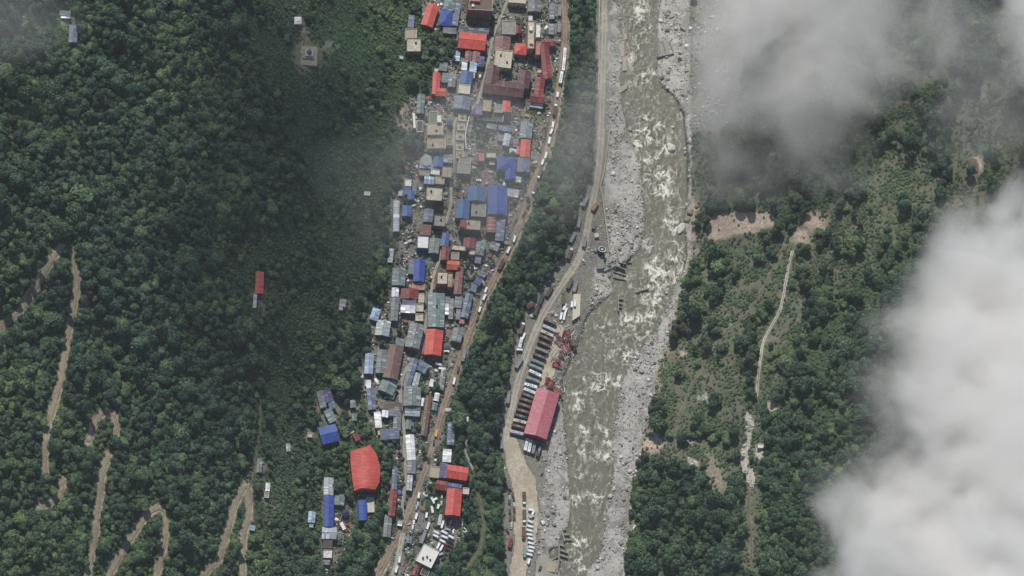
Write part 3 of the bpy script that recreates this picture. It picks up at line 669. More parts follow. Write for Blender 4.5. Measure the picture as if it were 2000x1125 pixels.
HOUSES = [
 # --- north end of the town
 ('house', 'red gabled house standing apart among trees at the top, left of the blue roofed house', [(G,'red',840,30,24,44,18,5,{'wall':'redwall'})]),
 ('house', 'pale teal hipped house at the very top, above the small blue roofed house', [('h','teal',878,8,22,24,8,4.5)]),
 ('house', 'small house with bright blue hipped roof beside the red gable at the top', [('h','blue',871,35,24,30,5,4.5,{'wall':'blue'})]),
 ('shed', 'long narrow blue grey shed right of the small blue roofed house at the top', [(S_,'bluegrey',891,28,13,44,8,3.5)]),
 ('shed', 'low grey sheet shed just below the small blue roofed house at the top', [(S_,'grey',878,60,26,11,4,3)]),
 ('apartment_building', 'tall red brick apartment block with dark windowed front at the top edge of town', [(F_,'brown',939,2,46,36,3,18,{'wall':'brick','par':'cream','maxw':60,'dens':2.6,'stain':.2,'rooms':[(928,-3,20,10,2.6,'pinkwall'),(924,10,5,5,1.5,'white')]})]),
 ('shed', 'long grey sheet awning directly above the wide red roofed hall', [(S_,'grey',925,60,60,11,4,3.5,{'ax':'n'})]),
 ('community_hall', 'wide red roofed hall below the brick apartment block', [(G,'red',922,80,54,32,6,7,{'ax':'w','wall':'redwall'})]),
 ('house', 'brown roofed pair of houses directly below the wide red hall', [(G,'rosebrown',915,110,13,22,2,5),(G,'rosebrown',930,110,15,22,3,5.5)]),
 ('hut', 'narrow pale blue hut left of the brown roofed pair below the red hall', [(S_,'paleblue',894,109,9,20,4,3)]),
 ('house', 'dark purple blue roofed house right of the brown roofed pair', [('h','purple',939,120,14,20,5,5)]),
 ('hut', 'bright white sheet hut left of the narrow lane, above the navy roof', [(S_,'white',907,129,11,16,4,4)]),
 ('house', 'pale blue sheet house with a yellow lower end above the navy roof', [(S_,'paleblue',924,131,14,20,4,5),(S_,'yellow',922,147,11,10,4,4.4)]),
 ('house', 'navy blue roofed house above the white ornate house', [(G,'blue2',911,152,24,24,10,6)]),
 ('house', 'white ornate flat house with parapets below the navy roof', [(F_,'cream',907,174,22,18,6,7,{'wall':'white'})]),
 ('house', 'beige flat roofed house with stepped corner standing alone in the trees, upper left of town', [(F_,'beige',803,67,22,21,0,7,{'wall':'cream'}),(F_,'cream',808,88,28,26,0,8,{'wall':'brown','stain':.8})]),
 ('shed', 'narrow blue grey shed above the lone beige flat house', [(S_,'bluegrey',803,42,12,24,5,3)]),
 ('hut', 'tiny white roofed hut in trees below the lone beige flat house', [(S_,'ltgrey',784,112,8,6,10,2.5)]),
 ('house', 'L shaped bright red house left of the teal sheds', [(G,'red',852,163,15,42,3,6,{'wall':'redwall'}),(G,'red',860,180,20,15,3,6.2,{'ax':'w','wall':'redwall'})]),
 ('shed', 'uppermost of the three teal grey sheds beside the L shaped red house', [(S_,'teal',866,130,16,16,8,3.5)]),
 ('shed', 'middle one of the three teal grey sheds beside the L shaped red house', [(S_,'teal',869,152,12,18,4,3.5)]),
 ('shed', 'largest and lowest of the three teal grey sheds beside the L shaped red house', [(G,'grey',883,157,15,26,6,4)]),
 ('shed', 'long teal grey shed below and left of the L shaped red house', [(G,'teal',822,203,15,38,4,4)]),
 ('house', 'grey brown roofed house above the walled cream flat building in the north town', [(G,'rosebrown',982,86,30,29,4,6,{'wall':'stone'})]),
 ('municipal_building', 'cream flat building with stained roof and pale parapet in the middle of the north town', [(F_,'cream',983,115,33,34,6,8,{'wall':'cream','stain':.7})]),
 ('courtyard_building', 'very large maroon roofed building round a yard in the north town', [(G,'maroon',984,172,80,28,7,7,{'ax':'w','wall':'dark'}),(G,'maroon',962,146,26,36,10,7),(G,'maroon',1024,155,24,34,9,7)]),
 ('house', 'flat grey house with a red roofed corner in the north town', [(F_,'stone',994,54,26,26,2,6,{'stain':.6}),(G,'red2',1012,57,14,15,2,6.6)]),
 ('house', 'coral red hipped house left of the narrow cream tower block', [('h','red',1017,96,24,21,6,6,{'wall':'pinkwall'})]),
 ('tower_block', 'tall narrow cream block with cluttered terraces and orange flank in the north town', [(F_,'cream',1037,68,13,54,1,12,{'wall':'pinkwall','stain':.9,'maxw':20,'rooms':[(1037,55,6,8,2.4,'white'),(1038,82,6,6,2.2,'cream')]}),(F_,'white',1051,60,8,26,1,10,{'wall':'white'}),(F_,'pinkwall',1051,94,9,26,2,9,{'wall':'pinkwall'})]),
 ('school', 'long thin crimson roofed building with a hooked top end along the edge road', [(G,'red2',1066,117,17,74,-6,6,{'maxw':14}),(G,'red2',1072,83,26,14,-3,6.2,{'ax':'w'})]),
 ('house', 'crimson roofed house with wider foot below the long thin crimson building', [(G,'red2',1054,170,18,38,8,6),(G,'red2',1050,191,28,18,8,6.2,{'ax':'w'})]),
 ('house', 'pale beige flat house at the very top beside the narrow street', [(F_,'cream',1010,1,34,10,4,7,{'wall':'cream'})]),
 ('shed', 'narrow grey shed in the dusty yard above the cream tower block', [(S_,'ltgrey',1036,38,8,14,2,3)]),
 ('house', 'dim grey roofed house at the top right of the town beside the dusty yard', [(G,'grey',1044,12,26,22,2,5)]),
 ('shed', 'weathered grey shed right of the cream tower block', [(S_,'grey',1077,57,11,20,2,3)]),
 ('shed', 'grey rooftop strip beside the dusty yard near the edge road top', [(S_,'grey',1078,22,10,30,0,3)]),
 # --- monastery quarter
 ('house', 'cream flat house with dark yard marks just right of the lane below the navy roof', [(F_,'cream',907,190,1,1,0,1)]),
 ('monastery', 'large cream monastery building with white stair tower', [(F_,'beige',850,252,30,22,0,10,{'wall':'cream','par':'cream','maxw':12}),(F_,'green',847,232,16,28,0,9.4,{'wall':'cream','par':'cream'}),(F_,'white',858,232,8,13,0,13,{'wall':'white','parapet':0})]),
 ('house', 'small dark walled house with white rim left of the monastery', [(F_,'dark',820,247,12,22,0,6,{'wall':'white'})]),
 ('monks_quarters', 'long cream flat building with stained roof below the monastery', [(F_,'beige',853,280,36,20,0,8,{'wall':'cream','stain':.9,'maxw':12}),(F_,'green',878,276,10,15,0,7,{'wall':'cream'})]),
 ('house', 'slate blue roofed house above the row of square shrines', [(G,'bluegrey',903,201,32,26,8,6,{'wall':'dark'})]),
 ('house', 'lilac walled house left of the small red roof terrace', [(F_,'purple',935,214,15,20,5,8,{'wall':'purple'})]),
 ('house', 'cream flat house between the lilac house and the small red roof', [(F_,'beige',951,206,18,24,5,9,{'wall':'brown','stain':.9})]),
 ('house', 'small coral red roof over a stained terrace in the hazy middle town', [(G,'red',989,208,15,22,4,9,{'wall':'pinkwall'}),(F_,'stone',974,212,16,16,4,8,{'stain':.9})]),
 ('house', 'dim brown block below the lilac house', [(F_,'dark',958,230,50,12,5,5,{'maxw':14})]),
 ('shed', 'small grey shed over the hazy green lot', [(S_,'grey',960,247,20,10,10,3)]),
 ('shed', 'wide grey brown shed right of the small shed over the hazy green lot', [(S_,'bluegrey',986,250,26,11,10,3)]),
 ('house', 'pale sheet roofed house tilted beside the hazy green lot', [(G,'ltgrey',990,273,13,24,12,4)]),
 ('hut', 'low grey hut left of the tilted pale roofed house', [(S_,'grey',978,269,12,12,12,3)]),
 ('house', 'large teal grey roofed house above the bright red house near the edge road', [(G,'teal',1028,254,24,32,6,6)]),
 ('house', 'bright red stepped house near the edge road, middle town', [(G,'red',1026,290,19,34,4,6,{'wall':'redwall'}),(G,'red',1014,294,9,16,4,5)]),
 ('hut', 'small rust brown hut left of the bright red stepped house', [(S_,'rosebrown',1007,279,10,15,3,3)]),
 ('hut', 'small white roofed hut left of the bright red stepped house', [(S_,'white',1002,295,14,8,3,3)]),
 ('shed', 'pale grey porch roof below the crimson house with wider foot', [(S_,'ltgrey',1047,206,26,9,8,3)]),
 ('pavilion', 'octagonal white roofed pavilion with dark ribs at the town left edge', [('poly','white',[(822,316),(825,306),(833,301),(842,305),(845,315),(841,322),(832,324),(825,322)],4.5,{'parapet':0,'wall':'white'})]),
 ('house', 'blue roofed house right of the octagonal white pavilion', [(G,'blue2',856,316,19,20,4,5)]),
 ('shed', 'long pale blue awning below the octagonal white pavilion', [(S_,'paleblue',838,325,38,8,4,3)]),
 ('house', 'stained brown terrace house below the blue roof near the octagonal pavilion', [(F_,'beige',873,336,20,22,4,6,{'wall':'brown','stain':.9})]),
 ('house', 'pale broken roofed house below the long pale blue awning', [(F_,'stone',829,338,18,10,4,4,{'stain':.9})]),
 ('house', 'white littered terrace house between the brown terrace and the pale broken roof', [(F_,'white',850,336,18,11,6,4,{'stain':.9})]),
 ('house', 'pale sky blue roofed house with blue walls near the town left edge', [(G,'paleblue',838,352,20,15,5,5,{'ax':'w','wall':'blue'})]),
 ('house', 'beige flat house touching the pale sky blue roofed house', [(F_,'beige',859,352,19,16,5,5,{'wall':'stone'})]),
 ('house', 'grey concrete house in the hazy lane below the square shrines', [(F_,'stone',906,329,25,20,5,6)]),
 ('house', 'broken grey roofed house right at the foot of the square shrines', [(F_,'stone',908,313,24,12,5,4,{'stain':.9})]),
 ('house', 'grey sheet roof beside the foot of the square shrines', [(S_,'grey',875,310,18,16,3,4)]),
 ('house', 'small brick orange flat house under haze in the middle town', [(F_,'pinkwall',940,306,12,18,0,6,{'wall':'brick'})]),
 ('house', 'stepped tan house beside the brick orange flat house', [(F_,'cream',959,303,20,11,2,7,{'wall':'brown'}),(F_,'cream',961,318,12,9,2,4,{'wall':'brown'})]),
 ('warehouse', 'L shaped bright blue roofed building above the hazy square', [('h','blue',989,319,36,26,2,7,{'wall':'blue'}),(G,'blue',997,336,20,28,2,7.2,{'wall':'blue'})]),
 ('house', 'blue grey roofed house right of the L shaped bright blue building', [(G,'bluegrey',1023,322,25,28,3,5)]),
 ('hut', 'small white grey roofed hut below the L shaped blue building', [(G,'ltgrey',1011,351,14,12,10,4)]),
 # --- middle town
 ('hut', 'white flat hut on the town left edge above two blue roofs', [(F_,'white',797,357,13,14,3,4)]),
 ('shed', 'tall grey shed right of the white flat hut at the town left edge', [(S_,'grey',810,365,9,28,4,4)]),
 ('house', 'small dark blue house below the white flat hut', [(S_,'blue2',796,373,13,14,4,4,{'wall':'blue'})]),
 ('house', 'blue roofed house second in the stack below the white flat hut', [(G,'blue2',803,381,14,18,4,4,{'wall':'blue'})]),
 ('house', 'light blue square roofed house right of the long pale shed', [(G,'blue2',795,412,19,21,2,5,{'wall':'blue'})]),
 ('shed', 'long narrow pale grey shed down the town left edge', [(B_,'ltgrey',774,423,13,60,1,4,{'rise':1.2})]),
 ('hut', 'little pale hut in the bushes above the long narrow shed', [(S_,'ltgrey',782,376,8,12,4,2.5)]),
 ('apartment_building', 'stained beige flat block with dark front on the left side of the middle town', [(F_,'cream',848,379,32,26,4,10,{'wall':'brown','stain':.8,'maxw':14})]),
 ('house', 'small blue hazy roofed house below the stained beige block', [(G,'bluegrey',837,421,18,26,6,5)]),
 ('house', 'concrete flat house with dark front beside the inner lane', [(F_,'stone',859,431,22,22,5,8,{'wall':'brown','stain':.8})]),
 ('house', 'rusty red brown roofed house above the white flat house', [(S_,'rust',831,449,22,20,5,4,{'rust':.8})]),
 ('house', 'bright white flat house with a notch, left of a long grey roof', [(F_,'white',826,473,22,24,3,6,{'wall':'blue','stain':.2})]),
 ('house', 'long grey sheet roof right of the bright white flat house', [(G,'grey',848,480,20,30,6,5)]),
 ('house', 'narrow blue roofed house beside the inner lane', [(G,'blue2',870,468,15,26,8,6)]),
 ('market_hall', 'big bright blue double roofed hall in the middle town', [(G,'blue',970,391,34,56,1,8,{'wall':'blue','maxw':12}),(S_,'blue',986,394,9,54,1,7)]),
 ('house', 'hazy blue roofed house left of the big blue hall', [(G,'blue2',931,379,36,28,2,7)]),
 ('house', 'hazy slate blue house with lighter patches below and left of the big blue hall', [(G,'blue2',904,409,26,36,6,6)]),
 ('house', 'grey flat house with pipes on its roof just left of the big blue hall foot', [(F_,'stone',935,411,28,24,2,6,{'stain':.9})]),
 ('shed', 'barrel roofed brown ribbed shed below the big blue hall', [(B_,'rosebrown',960,436,20,38,3,5,{'rise':2})]),
 ('shed', 'long slate grey roof with white edges right of the barrel roofed brown shed', [(S_,'bluegrey',977,448,17,44,5,5)]),
 ('apartment_building', 'wide coral and beige flat block with a tall dark front in the middle town', [(F_,'beige',922,439,34,20,4,13,{'wall':'dark','stain':.7,'maxw':24}),(S_,'red2',905,437,12,14,4,14)]),
 ('house', 'coral roofed house below the tall dark front', [(G,'red2',917,475,24,20,5,7,{'wall':'pinkwall'})]),
 ('house', 'white and tan terrace house below the coral roofed house', [(F_,'cream',896,484,28,10,6,7,{'wall':'brown','stain':.9}),(F_,'cream',922,492,12,12,6,6,{'wall':'dark'})]),
 ('house', 'green grey hipped house near the edge road with a blue grey tail', [('h','teal',938,483,18,30,10,6),(S_,'bluegrey',934,506,12,16,10,4)]),
 ('house', 'orange red roofed house beside the inner lane above the coral square roof', [(G,'red2',870,494,16,28,6,6,{'wall':'brick'})]),
 ('house', 'orange red square roofed house facing the long faded rose roof', [(G,'orange',885,518,25,18,3,6,{'ax':'w','wall':'brick'})]),
 ('house', 'stained flat house between the two orange red roofs', [(F_,'stone',889,500,15,14,3,6,{'stain':.9})]),
 ('shed', 'grey roof beside the edge road right of the green grey hipped house', [(S_,'grey',966,481,18,15,20,3.5)]),
 ('shed', 'row of rusty grey stalls right of the big blue hall', [(S_,'ltgrey',1000,377,26,15,10,3)]),
 ('hut', 'pale narrow hut in the garden at the town left edge, middle', [(S_,'ltgrey',763,499,10,27,6,3)]),
 ('house', 'royal blue gabled house beside the inner lane', [(G,'blue',819,528,22,44,3,6,{'wall':'blue'})]),
 ('shed', 'slate sheet annexe left of the royal blue gabled house', [(S_,'bluegrey',804,521,12,28,3,4)]),
 ('house', 'rusty porch house under the royal blue gabled house', [(F_,'pinkwall',817,560,24,12,2,4,{'stain':.9})]),
 ('house', 'green grey roofed house with white strip at the town left edge', [(G,'teal',779,541,26,34,3,5)]),
 ('hut', 'white tin roofed hut left of the crimson square roof', [(G,'white',772,571,14,18,2,4)]),
 ('shed', 'long segmented grey shed left of the white striped roof', [(G,'grey',771,604,15,46,4,4)]),
 ('house', 'crimson square roofed house right of the white tin hut', [(G,'red2',800,574,34,20,2,6,{'wall':'redwall'})]),
 ('house', 'house with white striped lower roof below the crimson square roof', [(S_,'white',797,604,29,14,3,5),(S_,'bluegrey',799,591,28,11,3,5.6)]),
 ('house', 'uppermost of three square cream roofed houses beside the inner lane', [(F_,'cream',822,582,13,18,1,5,{'stain':.9})]),
 ('house', 'middle one of three square cream roofed houses beside the inner lane', [(F_,'cream',820,601,14,15,1,5,{'stain':.9})]),
 ('house', 'lowest of three square cream roofed houses beside the inner lane', [(F_,'cream',819,620,15,14,1,5,{'stain':.9})]),
 ('apartment_building', 'cream topped block with orange brick front above the big green grey roof', [(F_,'cream',864,543,20,24,2,11,{'wall':'brick','stain':.7,'maxw':20}),(F_,'beige',879,547,10,28,2,9,{'wall':'brick','stain':.9})]),
 ('shed', 'long faded rose brown roof right of the orange brick front', [(G,'rosebrown',896,548,15,54,5,5)]),
 ('warehouse', 'biggest green grey roof in town, above the long bright red hall', [(G,'teal',852,606,33,66,1,7,{'rise':1.2,'maxw':14})]),
 ('warehouse', 'long bright red gabled hall below the biggest green grey roof', [(G,'red',847,669,34,50,6,7,{'wall':'redwall'})]),
 ('hut', 'small white roofed annexe right of the biggest green grey roof', [(S_,'white',872,604,9,22,2,4)]),
 ('shed', 'grey annexe above the small white roofed annexe beside the biggest roof', [(S_,'grey',874,586,9,13,2,4)]),
 ('shed', 'slim grey lean to right of the small white roofed annexe', [(S_,'grey',881,603,9,40,3,3.6)]),
 ('house', 'dim slate roof between the slim lean to and the long slate terrace', [(S_,'grey',895,589,14,24,5,4)]),
 ('row_house', 'long slate grey terrace along the edge road below the purple roof', [(G,'bluegrey',912,597,15,48,13,4,{'maxw':12})]),
 ('house', 'small purple roofed house beside the edge road', [(S_,'purple',934,549,14,15,28,4)]),
 ('hut', 'small slate hut above the small purple roof beside the edge road', [(S_,'bluegrey',943,535,13,12,28,3)]),
 ('hut', 'small slate hut below the small purple roof beside the edge road', [(S_,'bluegrey',925,563,13,14,20,3)]),
 ('stall', 'faded pink market stall at the foot of the long slate terrace', [(S_,'pink',902,628,10,8,5,2.6)]),
 ('house', 'grey ribbed gabled house right of the long bright red hall', [(G,'grey',893,655,20,25,14,5)]),
 ('hut', 'patchy brown hut above the grey ribbed gabled house', [(S_,'grey',895,614,9,20,5,3)]),
 ('house', 'sky blue and white shaded house in the trees at the town left edge', [('h','paleblue',733,614,17,24,18,4,{'wall':'blue'})]),
 ('house', 'pale striped roofed house below the sky blue and white one', [(G,'ltgrey',748,641,28,30,8,4)]),
 ('warehouse', 'long grey ribbed warehouse left of the long bright red hall', [(G,'grey',810,656,29,48,13,6)]),
 ('warehouse', 'very long rusty ribbed warehouse at the left side of the lower town', [(G,'rust',768,707,30,66,11,5,{'rust':.55})]),
 ('shed', 'grey jumbled roof above the very long rusty warehouse', [(S_,'grey',781,668,18,14,12,3.5)]),
 ('house', 'teal and white striped roofed house left of the rusty warehouse', [(G,'paleblue',721,710,17,40,3,5)]),
 ('house', 'slate roofed house between the striped roof and the rusty warehouse', [(G,'grey',745,706,19,46,4,4.5)]),
 ('shed', 'row of small brown lockups at the foot of the rusty warehouse', [(S_,'grey',769,744,28,9,22,2.6)]),
 ('house', 'grey roofed house turned askew with white front, lower town', [(G,'teal',757,757,32,22,24,5)]),
 ('hut', 'small square slate hut beside the askew grey roofed house', [(S_,'grey',765,772,12,13,20,3.5)]),
 ('shed', 'bent string of whitish sheet roofs at the town left edge', [(S_,'white',720,753,9,22,2,3),(S_,'ltgrey',716,748,7,12,2,2.6)]),
 ('house', 'long slate roof leaning left below the bent whitish roofs', [(G,'bluegrey',725,779,15,42,-6,4)]),
 ('warehouse', 'long slate blue shed with pale edges beside the inner lane, lower town', [(G,'bluegrey',802,728,15,58,17,5)]),
 ('house', 'pale slate roof at an angle right of the long slate blue shed', [(G,'bluegrey',826,717,20,20,28,5,{'ax':'w'})]),
 ('shed', 'narrow pale shed inside the angle of the slate blue roofs', [(G,'ltgrey',813,743,12,30,14,4)]),
 ('market_hall', 'broad corrugated grey hall in the lower town beside the inner lane', [(G,'grey',805,774,34,38,2,6,{'maxw':12})]),
 ('shed', 'pale grey strip roof just below the broad corrugated hall', [(S_,'ltgrey',805,808,30,9,4,4),(S_,'grey',806,799,31,9,4,4.6)]),
 ('shed', 'long narrow grey lockup row beside the edge road, lower town', [(G,'grey',864,742,10,40,8,3.5)]),
 ('hut', 'little white roofed hut in the small trees of the lower town', [(S_,'white',843,748,8,15,10,3)]),
 ('tent', 'cream tarpaulin tent beside the edge road', [(B_,'white',853,776,11,16,12,3,{'rise':1.3})]),
 ('hut', 'small green grey hut just below the cream tarpaulin tent', [(G,'teal',849,794,11,15,10,3)]),
 ('row_house', 'very long thin rusty brown terrace beside the edge road', [(G,'rust',833,812,12,78,8,3.6,{'rust':.7,'maxw':12})]),
 ('hut', 'white leaning hut between the broad hall and the rusty terrace', [(S_,'white',825,785,5,16,8,3)]),
 ('market_hall', 'striped grey market roofs left of the inner lane', [(S_,'rust',763,793,44,16,8,4),(S_,'grey',770,806,22,14,4,4.5)]),
 ('shed', 'dull grey shed at the right end of the striped market roofs', [(G,'grey',776,822,15,36,3,4)]),
 ('house', 'small white blue roofed house in front of the striped market', [(G,'white',752,808,13,14,5,4.5)]),
 ('shed', 'brilliant white roofed shed left of the lower market', [(S_,'white',738,820,13,31,-6,5)]),
 ('shed', 'ochre striped shed below the brilliant white roofed shed', [(S_,'yellow',742,842,9,14,-6,3)]),
 ('market_hall', 'broad dull grey sheet yard roof above the trees near the big curved red hall', [(S_,'bluegrey',761,848,38,20,-4,4)]),
 ('hut', 'small pale hut at the edge of the broad dull grey yard roof', [(S_,'ltgrey',770,858,8,8,-15,3)]),
 ('house', 'dull roofed house right of the inner lane under the pale strip roof', [(G,'teal',798,829,11,18,3,4)]),
 ('house', 'hazy purple roofed house at the top of the cluster in the left woods', [(G,'purple',641,773,15,26,-15,4)]),
 ('house', 'grey roofed house left of the purple roofed one in the left woods', [(G,'grey',628,780,13,34,-14,4)]),
 ('house', 'lilac grey roofed house below the purple roofed one in the left woods', [(G,'bluegrey',648,790,13,18,-18,4)]),
 ('shed', 'plain pale green grey shed above the blue roofed hall in the left woods', [(S_,'teal',645,812,16,26,-27,4)]),
 ('hut', 'upper of two small green grey huts left of the brilliant white shed', [(G,'grey',689,789,11,15,-4,3.5)]),
 ('hut', 'lower of two small green grey huts left of the brilliant white shed', [(G,'teal',692,816,9,12,-4,3)]),
 ('village_hall', 'square bright blue roofed hall in the left woods', [(G,'blue',642,848,35,34,-14,6,{'ax':'w','wall':'blue','rise':2})]),
 ('hut', 'tiny square white roofed hut left of the bright blue hall', [(F_,'cream',605,850,9,9,3,2.5)]),
 ('house', 'small red brown house with beige yard above the big curved red hall', [(G,'red2',696,853,10,17,-28,4),(F_,'cream',686,841,10,10,-28,1.2,{'parapet':0})]),
 # --- south end
 ('row_house', 'white panelled long house right of the inner lane', [(G,'white',802,874,17,50,-4,4,{'wall':'white'})]),
 ('house', 'grey roofed house below the white panelled long house', [(G,'grey',804,912,17,26,2,4)]),
 ('house', 'thin white grey house beside the inner lane near the fork', [(G,'ltgrey',800,943,11,30,5,4)]),
 ('shed', 'long slate shed right of the edge road above the white sheet roof', [(G,'bluegrey',881,847,14,44,3,4)]),
 ('house', 'white sheet roofed house touching the red roofed compound', [(S_,'white',873,890,17,25,3,5)]),
 ('school', 'red and purple roofed building on the upper side of the compound', [(G,'red',893,923,42,26,9,8,{'ax':'w','wall':'redwall','maxw':12}),(S_,'purple',866,919,14,28,6,6)]),
 ('house', 'low red and purple link building across the middle of the compound', [(G,'red2',862,948,22,18,9,5,{'ax':'w','wall':'redwall'}),(G,'purple',886,952,32,16,9,5.5,{'ax':'w'})]),
 ('school', 'tall red gabled hall at the lower side of the compound', [(G,'red',886,981,30,52,5,8,{'wall':'redwall'})]),
 ('house', 'small white flat house right of the red compound', [(F_,'cream',910,959,12,12,5,4,{'wall':'white'})]),
 ('house', 'beige walled yard building left of the purple roof', [(F_,'beige',850,922,20,22,6,2,{'wall':'cream','stain':.3})]),
 ('shed', 'long grey and crimson roofed shed left of the inner lane', [(G,'red2',767,981,14,54,6,5,{'wall':'redwall'}),(G,'bluegrey',771,936,11,40,3,5)]),
 ('shed', 'brown ribbed shed below the long grey and crimson shed', [(G,'grey',757,1029,15,40,5,4)]),
 ('house', 'pale green grey roofed house on top of the royal blue row, lower left', [(G,'ltgrey',642,950,19,34,1,5)]),
 ('row_house', 'long royal blue gabled building, lower left', [(G,'blue',642,998,20,62,1,5,{'wall':'blue','maxw':12})]),
 ('house', 'green grey roofed house right of the royal blue row', [(G,'teal',663,978,20,18,8,4),(S_,'teal',667,966,10,14,3,4.4)]),
 ('house', 'pale blue roofed house left of the royal blue row', [(G,'paleblue',609,1010,14,22,5,4),(S_,'paleblue',608,1026,8,8,5,3)]),
 ('house', 'small royal blue roofed house under the big curved red hall', [(B_,'blue',708,997,19,40,-3,5,{'rise':1.5,'wall':'blue'})]),
 ('house', 'cream walled concrete yard right of the small royal blue roof', [(F_,'cream',723,986,16,30,-2,2,{'wall':'cream','stain':.3})]),
 ('house', 'pale grey roofed house below the royal blue row', [(G,'ltgrey',643,1041,29,23,2,5,{'ax':'w'})]),
 ('house', 'unfinished dark framed house below the pale grey roof, lower left', [(F_,'dark',640,1062,18,18,2,4,{'wall':'brown'})]),
 ('house', 'white grey littered roof near the foot of the lower left row', [(F_,'white',640,1082,17,16,2,4,{'stain':.9})]),
 ('hut', 'small grey hut at the very foot of the lower left row', [(G,'grey',638,1098,14,10,4,3,{'ax':'w'})]),
 ('house', 'large cream white flat house turned diagonally beside the car park', [(F_,'white',835,1086,34,37,27,6,{'wall':'cream','par':'white','stain':.15})]),
 ('house', 'brick red roofed house below the diagonal white house', [(G,'red2',813,1114,11,22,20,4),(F_,'dark',830,1118,16,14,24,3,{'wall':'cream'})]),
 ('hut', 'small slate hut right of the road fork', [(G,'bluegrey',799,1054,11,14,5,3)]),
 ('hut', 'small pale hut left of the road fork', [(S_,'ltgrey',781,1022,9,10,8,3)]),
 # --- hillside
 ('hut', 'upper small grey hut in the top left clearing', [(S_,'grey',127,26,21,9,3,3),(S_,'white',128,33,18,5,3,2.6)]),
 ('house', 'lower larger slate roofed house in the top left clearing', [(G,'bluegrey',143,66,17,34,4,4)]),
 ('farmhouse', 'lone dark red roofed house high on the shaded hillside', [(G,'red',507,552,16,43,2,5,{'wall':'redwall'})]),
 ('shed', 'narrow pale shed just below the lone dark red roofed house', [(S_,'ltgrey',498,587,7,28,4,3)]),
 ('hut', 'grey stepped hut in bushes on the hillside left of town', [(S_,'ltgrey',669,592,12,14,5,3.5),(S_,'ltgrey',666,601,7,9,5,3.2)]),
 ('hut', 'tiny pale roof in the hazy bushes at left of the middle town', [(S_,'white',717,378,12,7,3,2.5)]),
 ('shed', 'dull grey shed above the white hut beside the footpath', [(G,'grey',507,909,10,28,3,3)]),
 ('hut', 'white roofed hut on bare earth beside the hairpin', [(G,'white',523,951,9,17,5,3)]),
 ('hut', 'little grey flat hut touching the white roofed hut beside the hairpin', [(F_,'stone',521,967,9,11,5,2.6)]),
 ('hut', 'small pale hut alone on the scrub slope above the hairpin', [(G,'ltgrey',563,874,8,16,-4,3)]),
 ('hut', 'small pale blue hut at the right edge of the hairpin road', [(S_,'paleblue',493,1031,11,10,15,3)]),
 ('pavilion', 'small cream pyramid roofed pavilion above the hillside stupa', [('p','white',582,40,14,14,0,4,{'wall':'cream'})]),
 ('hut', 'small white cube shaped hut on the right bank slope', [(F_,'white',1486,871,11,8,3,3,{'wall':'white'})]),
 ('house', 'pinkish bare concrete house shell high on the right bank slope', [(F_,'brown',1903,322,20,24,12,2,{'wall':'brown','stain':.8,'parapet':0})]),
]
HOUSES = [h for h in HOUSES if not (h[1][0][0] == 'f' and h[2][0][4] == 1) ] if False else HOUSES
HOUSES = [h for h in HOUSES if h[1] != 'cream flat house with dark yard marks just right of the lane below the navy roof']
# the large river-side warehouse and the great curved hall
HOUSES.append(('warehouse', 'big rose pink gabled warehouse on the river bank beside the parked coaches', [('g','pink',1058,808,46,92,16,9,{'wall':'maroonwall' if False else 'redwall','maxw':20,'rise':2.6})]))
for nm, lb, wg in HOUSES: house(nm, lb, wg)

def curved_hall():
    pts = [(684,881),(704,875),(723,869),(733,883),(741,905),(743,925),(741,942),(733,957),(714,955),(702,958),(692,959),(688,935),(685,905)]
    h = 9; x, y, z = P(714, 915, h); org = (float(x), float(y), float(z)-h)
    root = empty('gymnasium', org); tag(root, 'huge bright red hall with one bulging curved side above the small royal blue roof', 'hall')
    X, Y, _ = P([p[0] for p in pts], [p[1] for p in pts], plane=float(z))
    W = [(a-org[0], b-org[1]) for a, b in zip(X, Y)]; c = np.mean(W, 0)
    global TAKEN; TAKEN = np.maximum(TAKEN, rpoly(pts))
    fp = shrink([np.array([a, b, 0]) for a, b in W], .3)
    zb = min(float(H(np.array(a), np.array(b))) for a, b in zip(X, Y))-1-org[2]
    MB().prism([tuple(p) for p in fp], zb, h-.2).build('wall', [concrete('redwall', .3)], root)
    # arched sheet roof: follow the outline at the eaves, swell to a long crown in the middle
    xs = [w[0] for w in W]; ys = [w[1] for w in W]; nx, ny = 26, 40
    def span(yy):
        c_ = []
        for i in range(len(W)):
            (x1, y1), (x2, y2) = W[i], W[(i+1) % len(W)]
            if (y1 > yy) != (y2 > yy): c_.append(x1+(yy-y1)/(y2-y1)*(x2-x1))
        return min(c_), max(c_)
    y0, y1 = min(ys)+.05, max(ys)-.05; v = []; f = []; uv = []
    for j in range(ny+1):
        yy = y0+(y1-y0)*j/ny; a, b = span(yy)
        for i in range(nx+1):
            t = i/nx; v.append((a+(b-a)*t, yy, h+3.0*math.sin(math.pi*t)*min(1, (b-a)/18)))
    for j in range(ny):
        for i in range(nx):
            a = j*(nx+1)+i; fc = (a, a+1, a+nx+2, a+nx+1); f.append(fc); uv += [(v[q][1], v[q][0]) for q in fc]
    n = len(v); rim = [j*(nx+1) for j in range(ny+1)]+[ny*(nx+1)+i for i in range(1, nx+1)]+[j*(nx+1)+nx for j in range(ny-1, -1, -1)]+[i for i in range(nx-1, 0, -1)]
    v += [(v[r][0], v[r][1], h-.25) for r in rim]
    for i in range(len(rim)):
        j = (i+1) % len(rim); f.append((rim[i], rim[j], n+j, n+i)); uv += [(0, 0)]*4
    f.append(tuple(range(n, n+len(rim)))); uv += [(0, 0)]*len(rim)
    o = mesh_obj('roof', v, f, sheet('red'), root, None, uv)
    openings(root, fp, zb, 8, 0, 5, 12)
curved_hall()

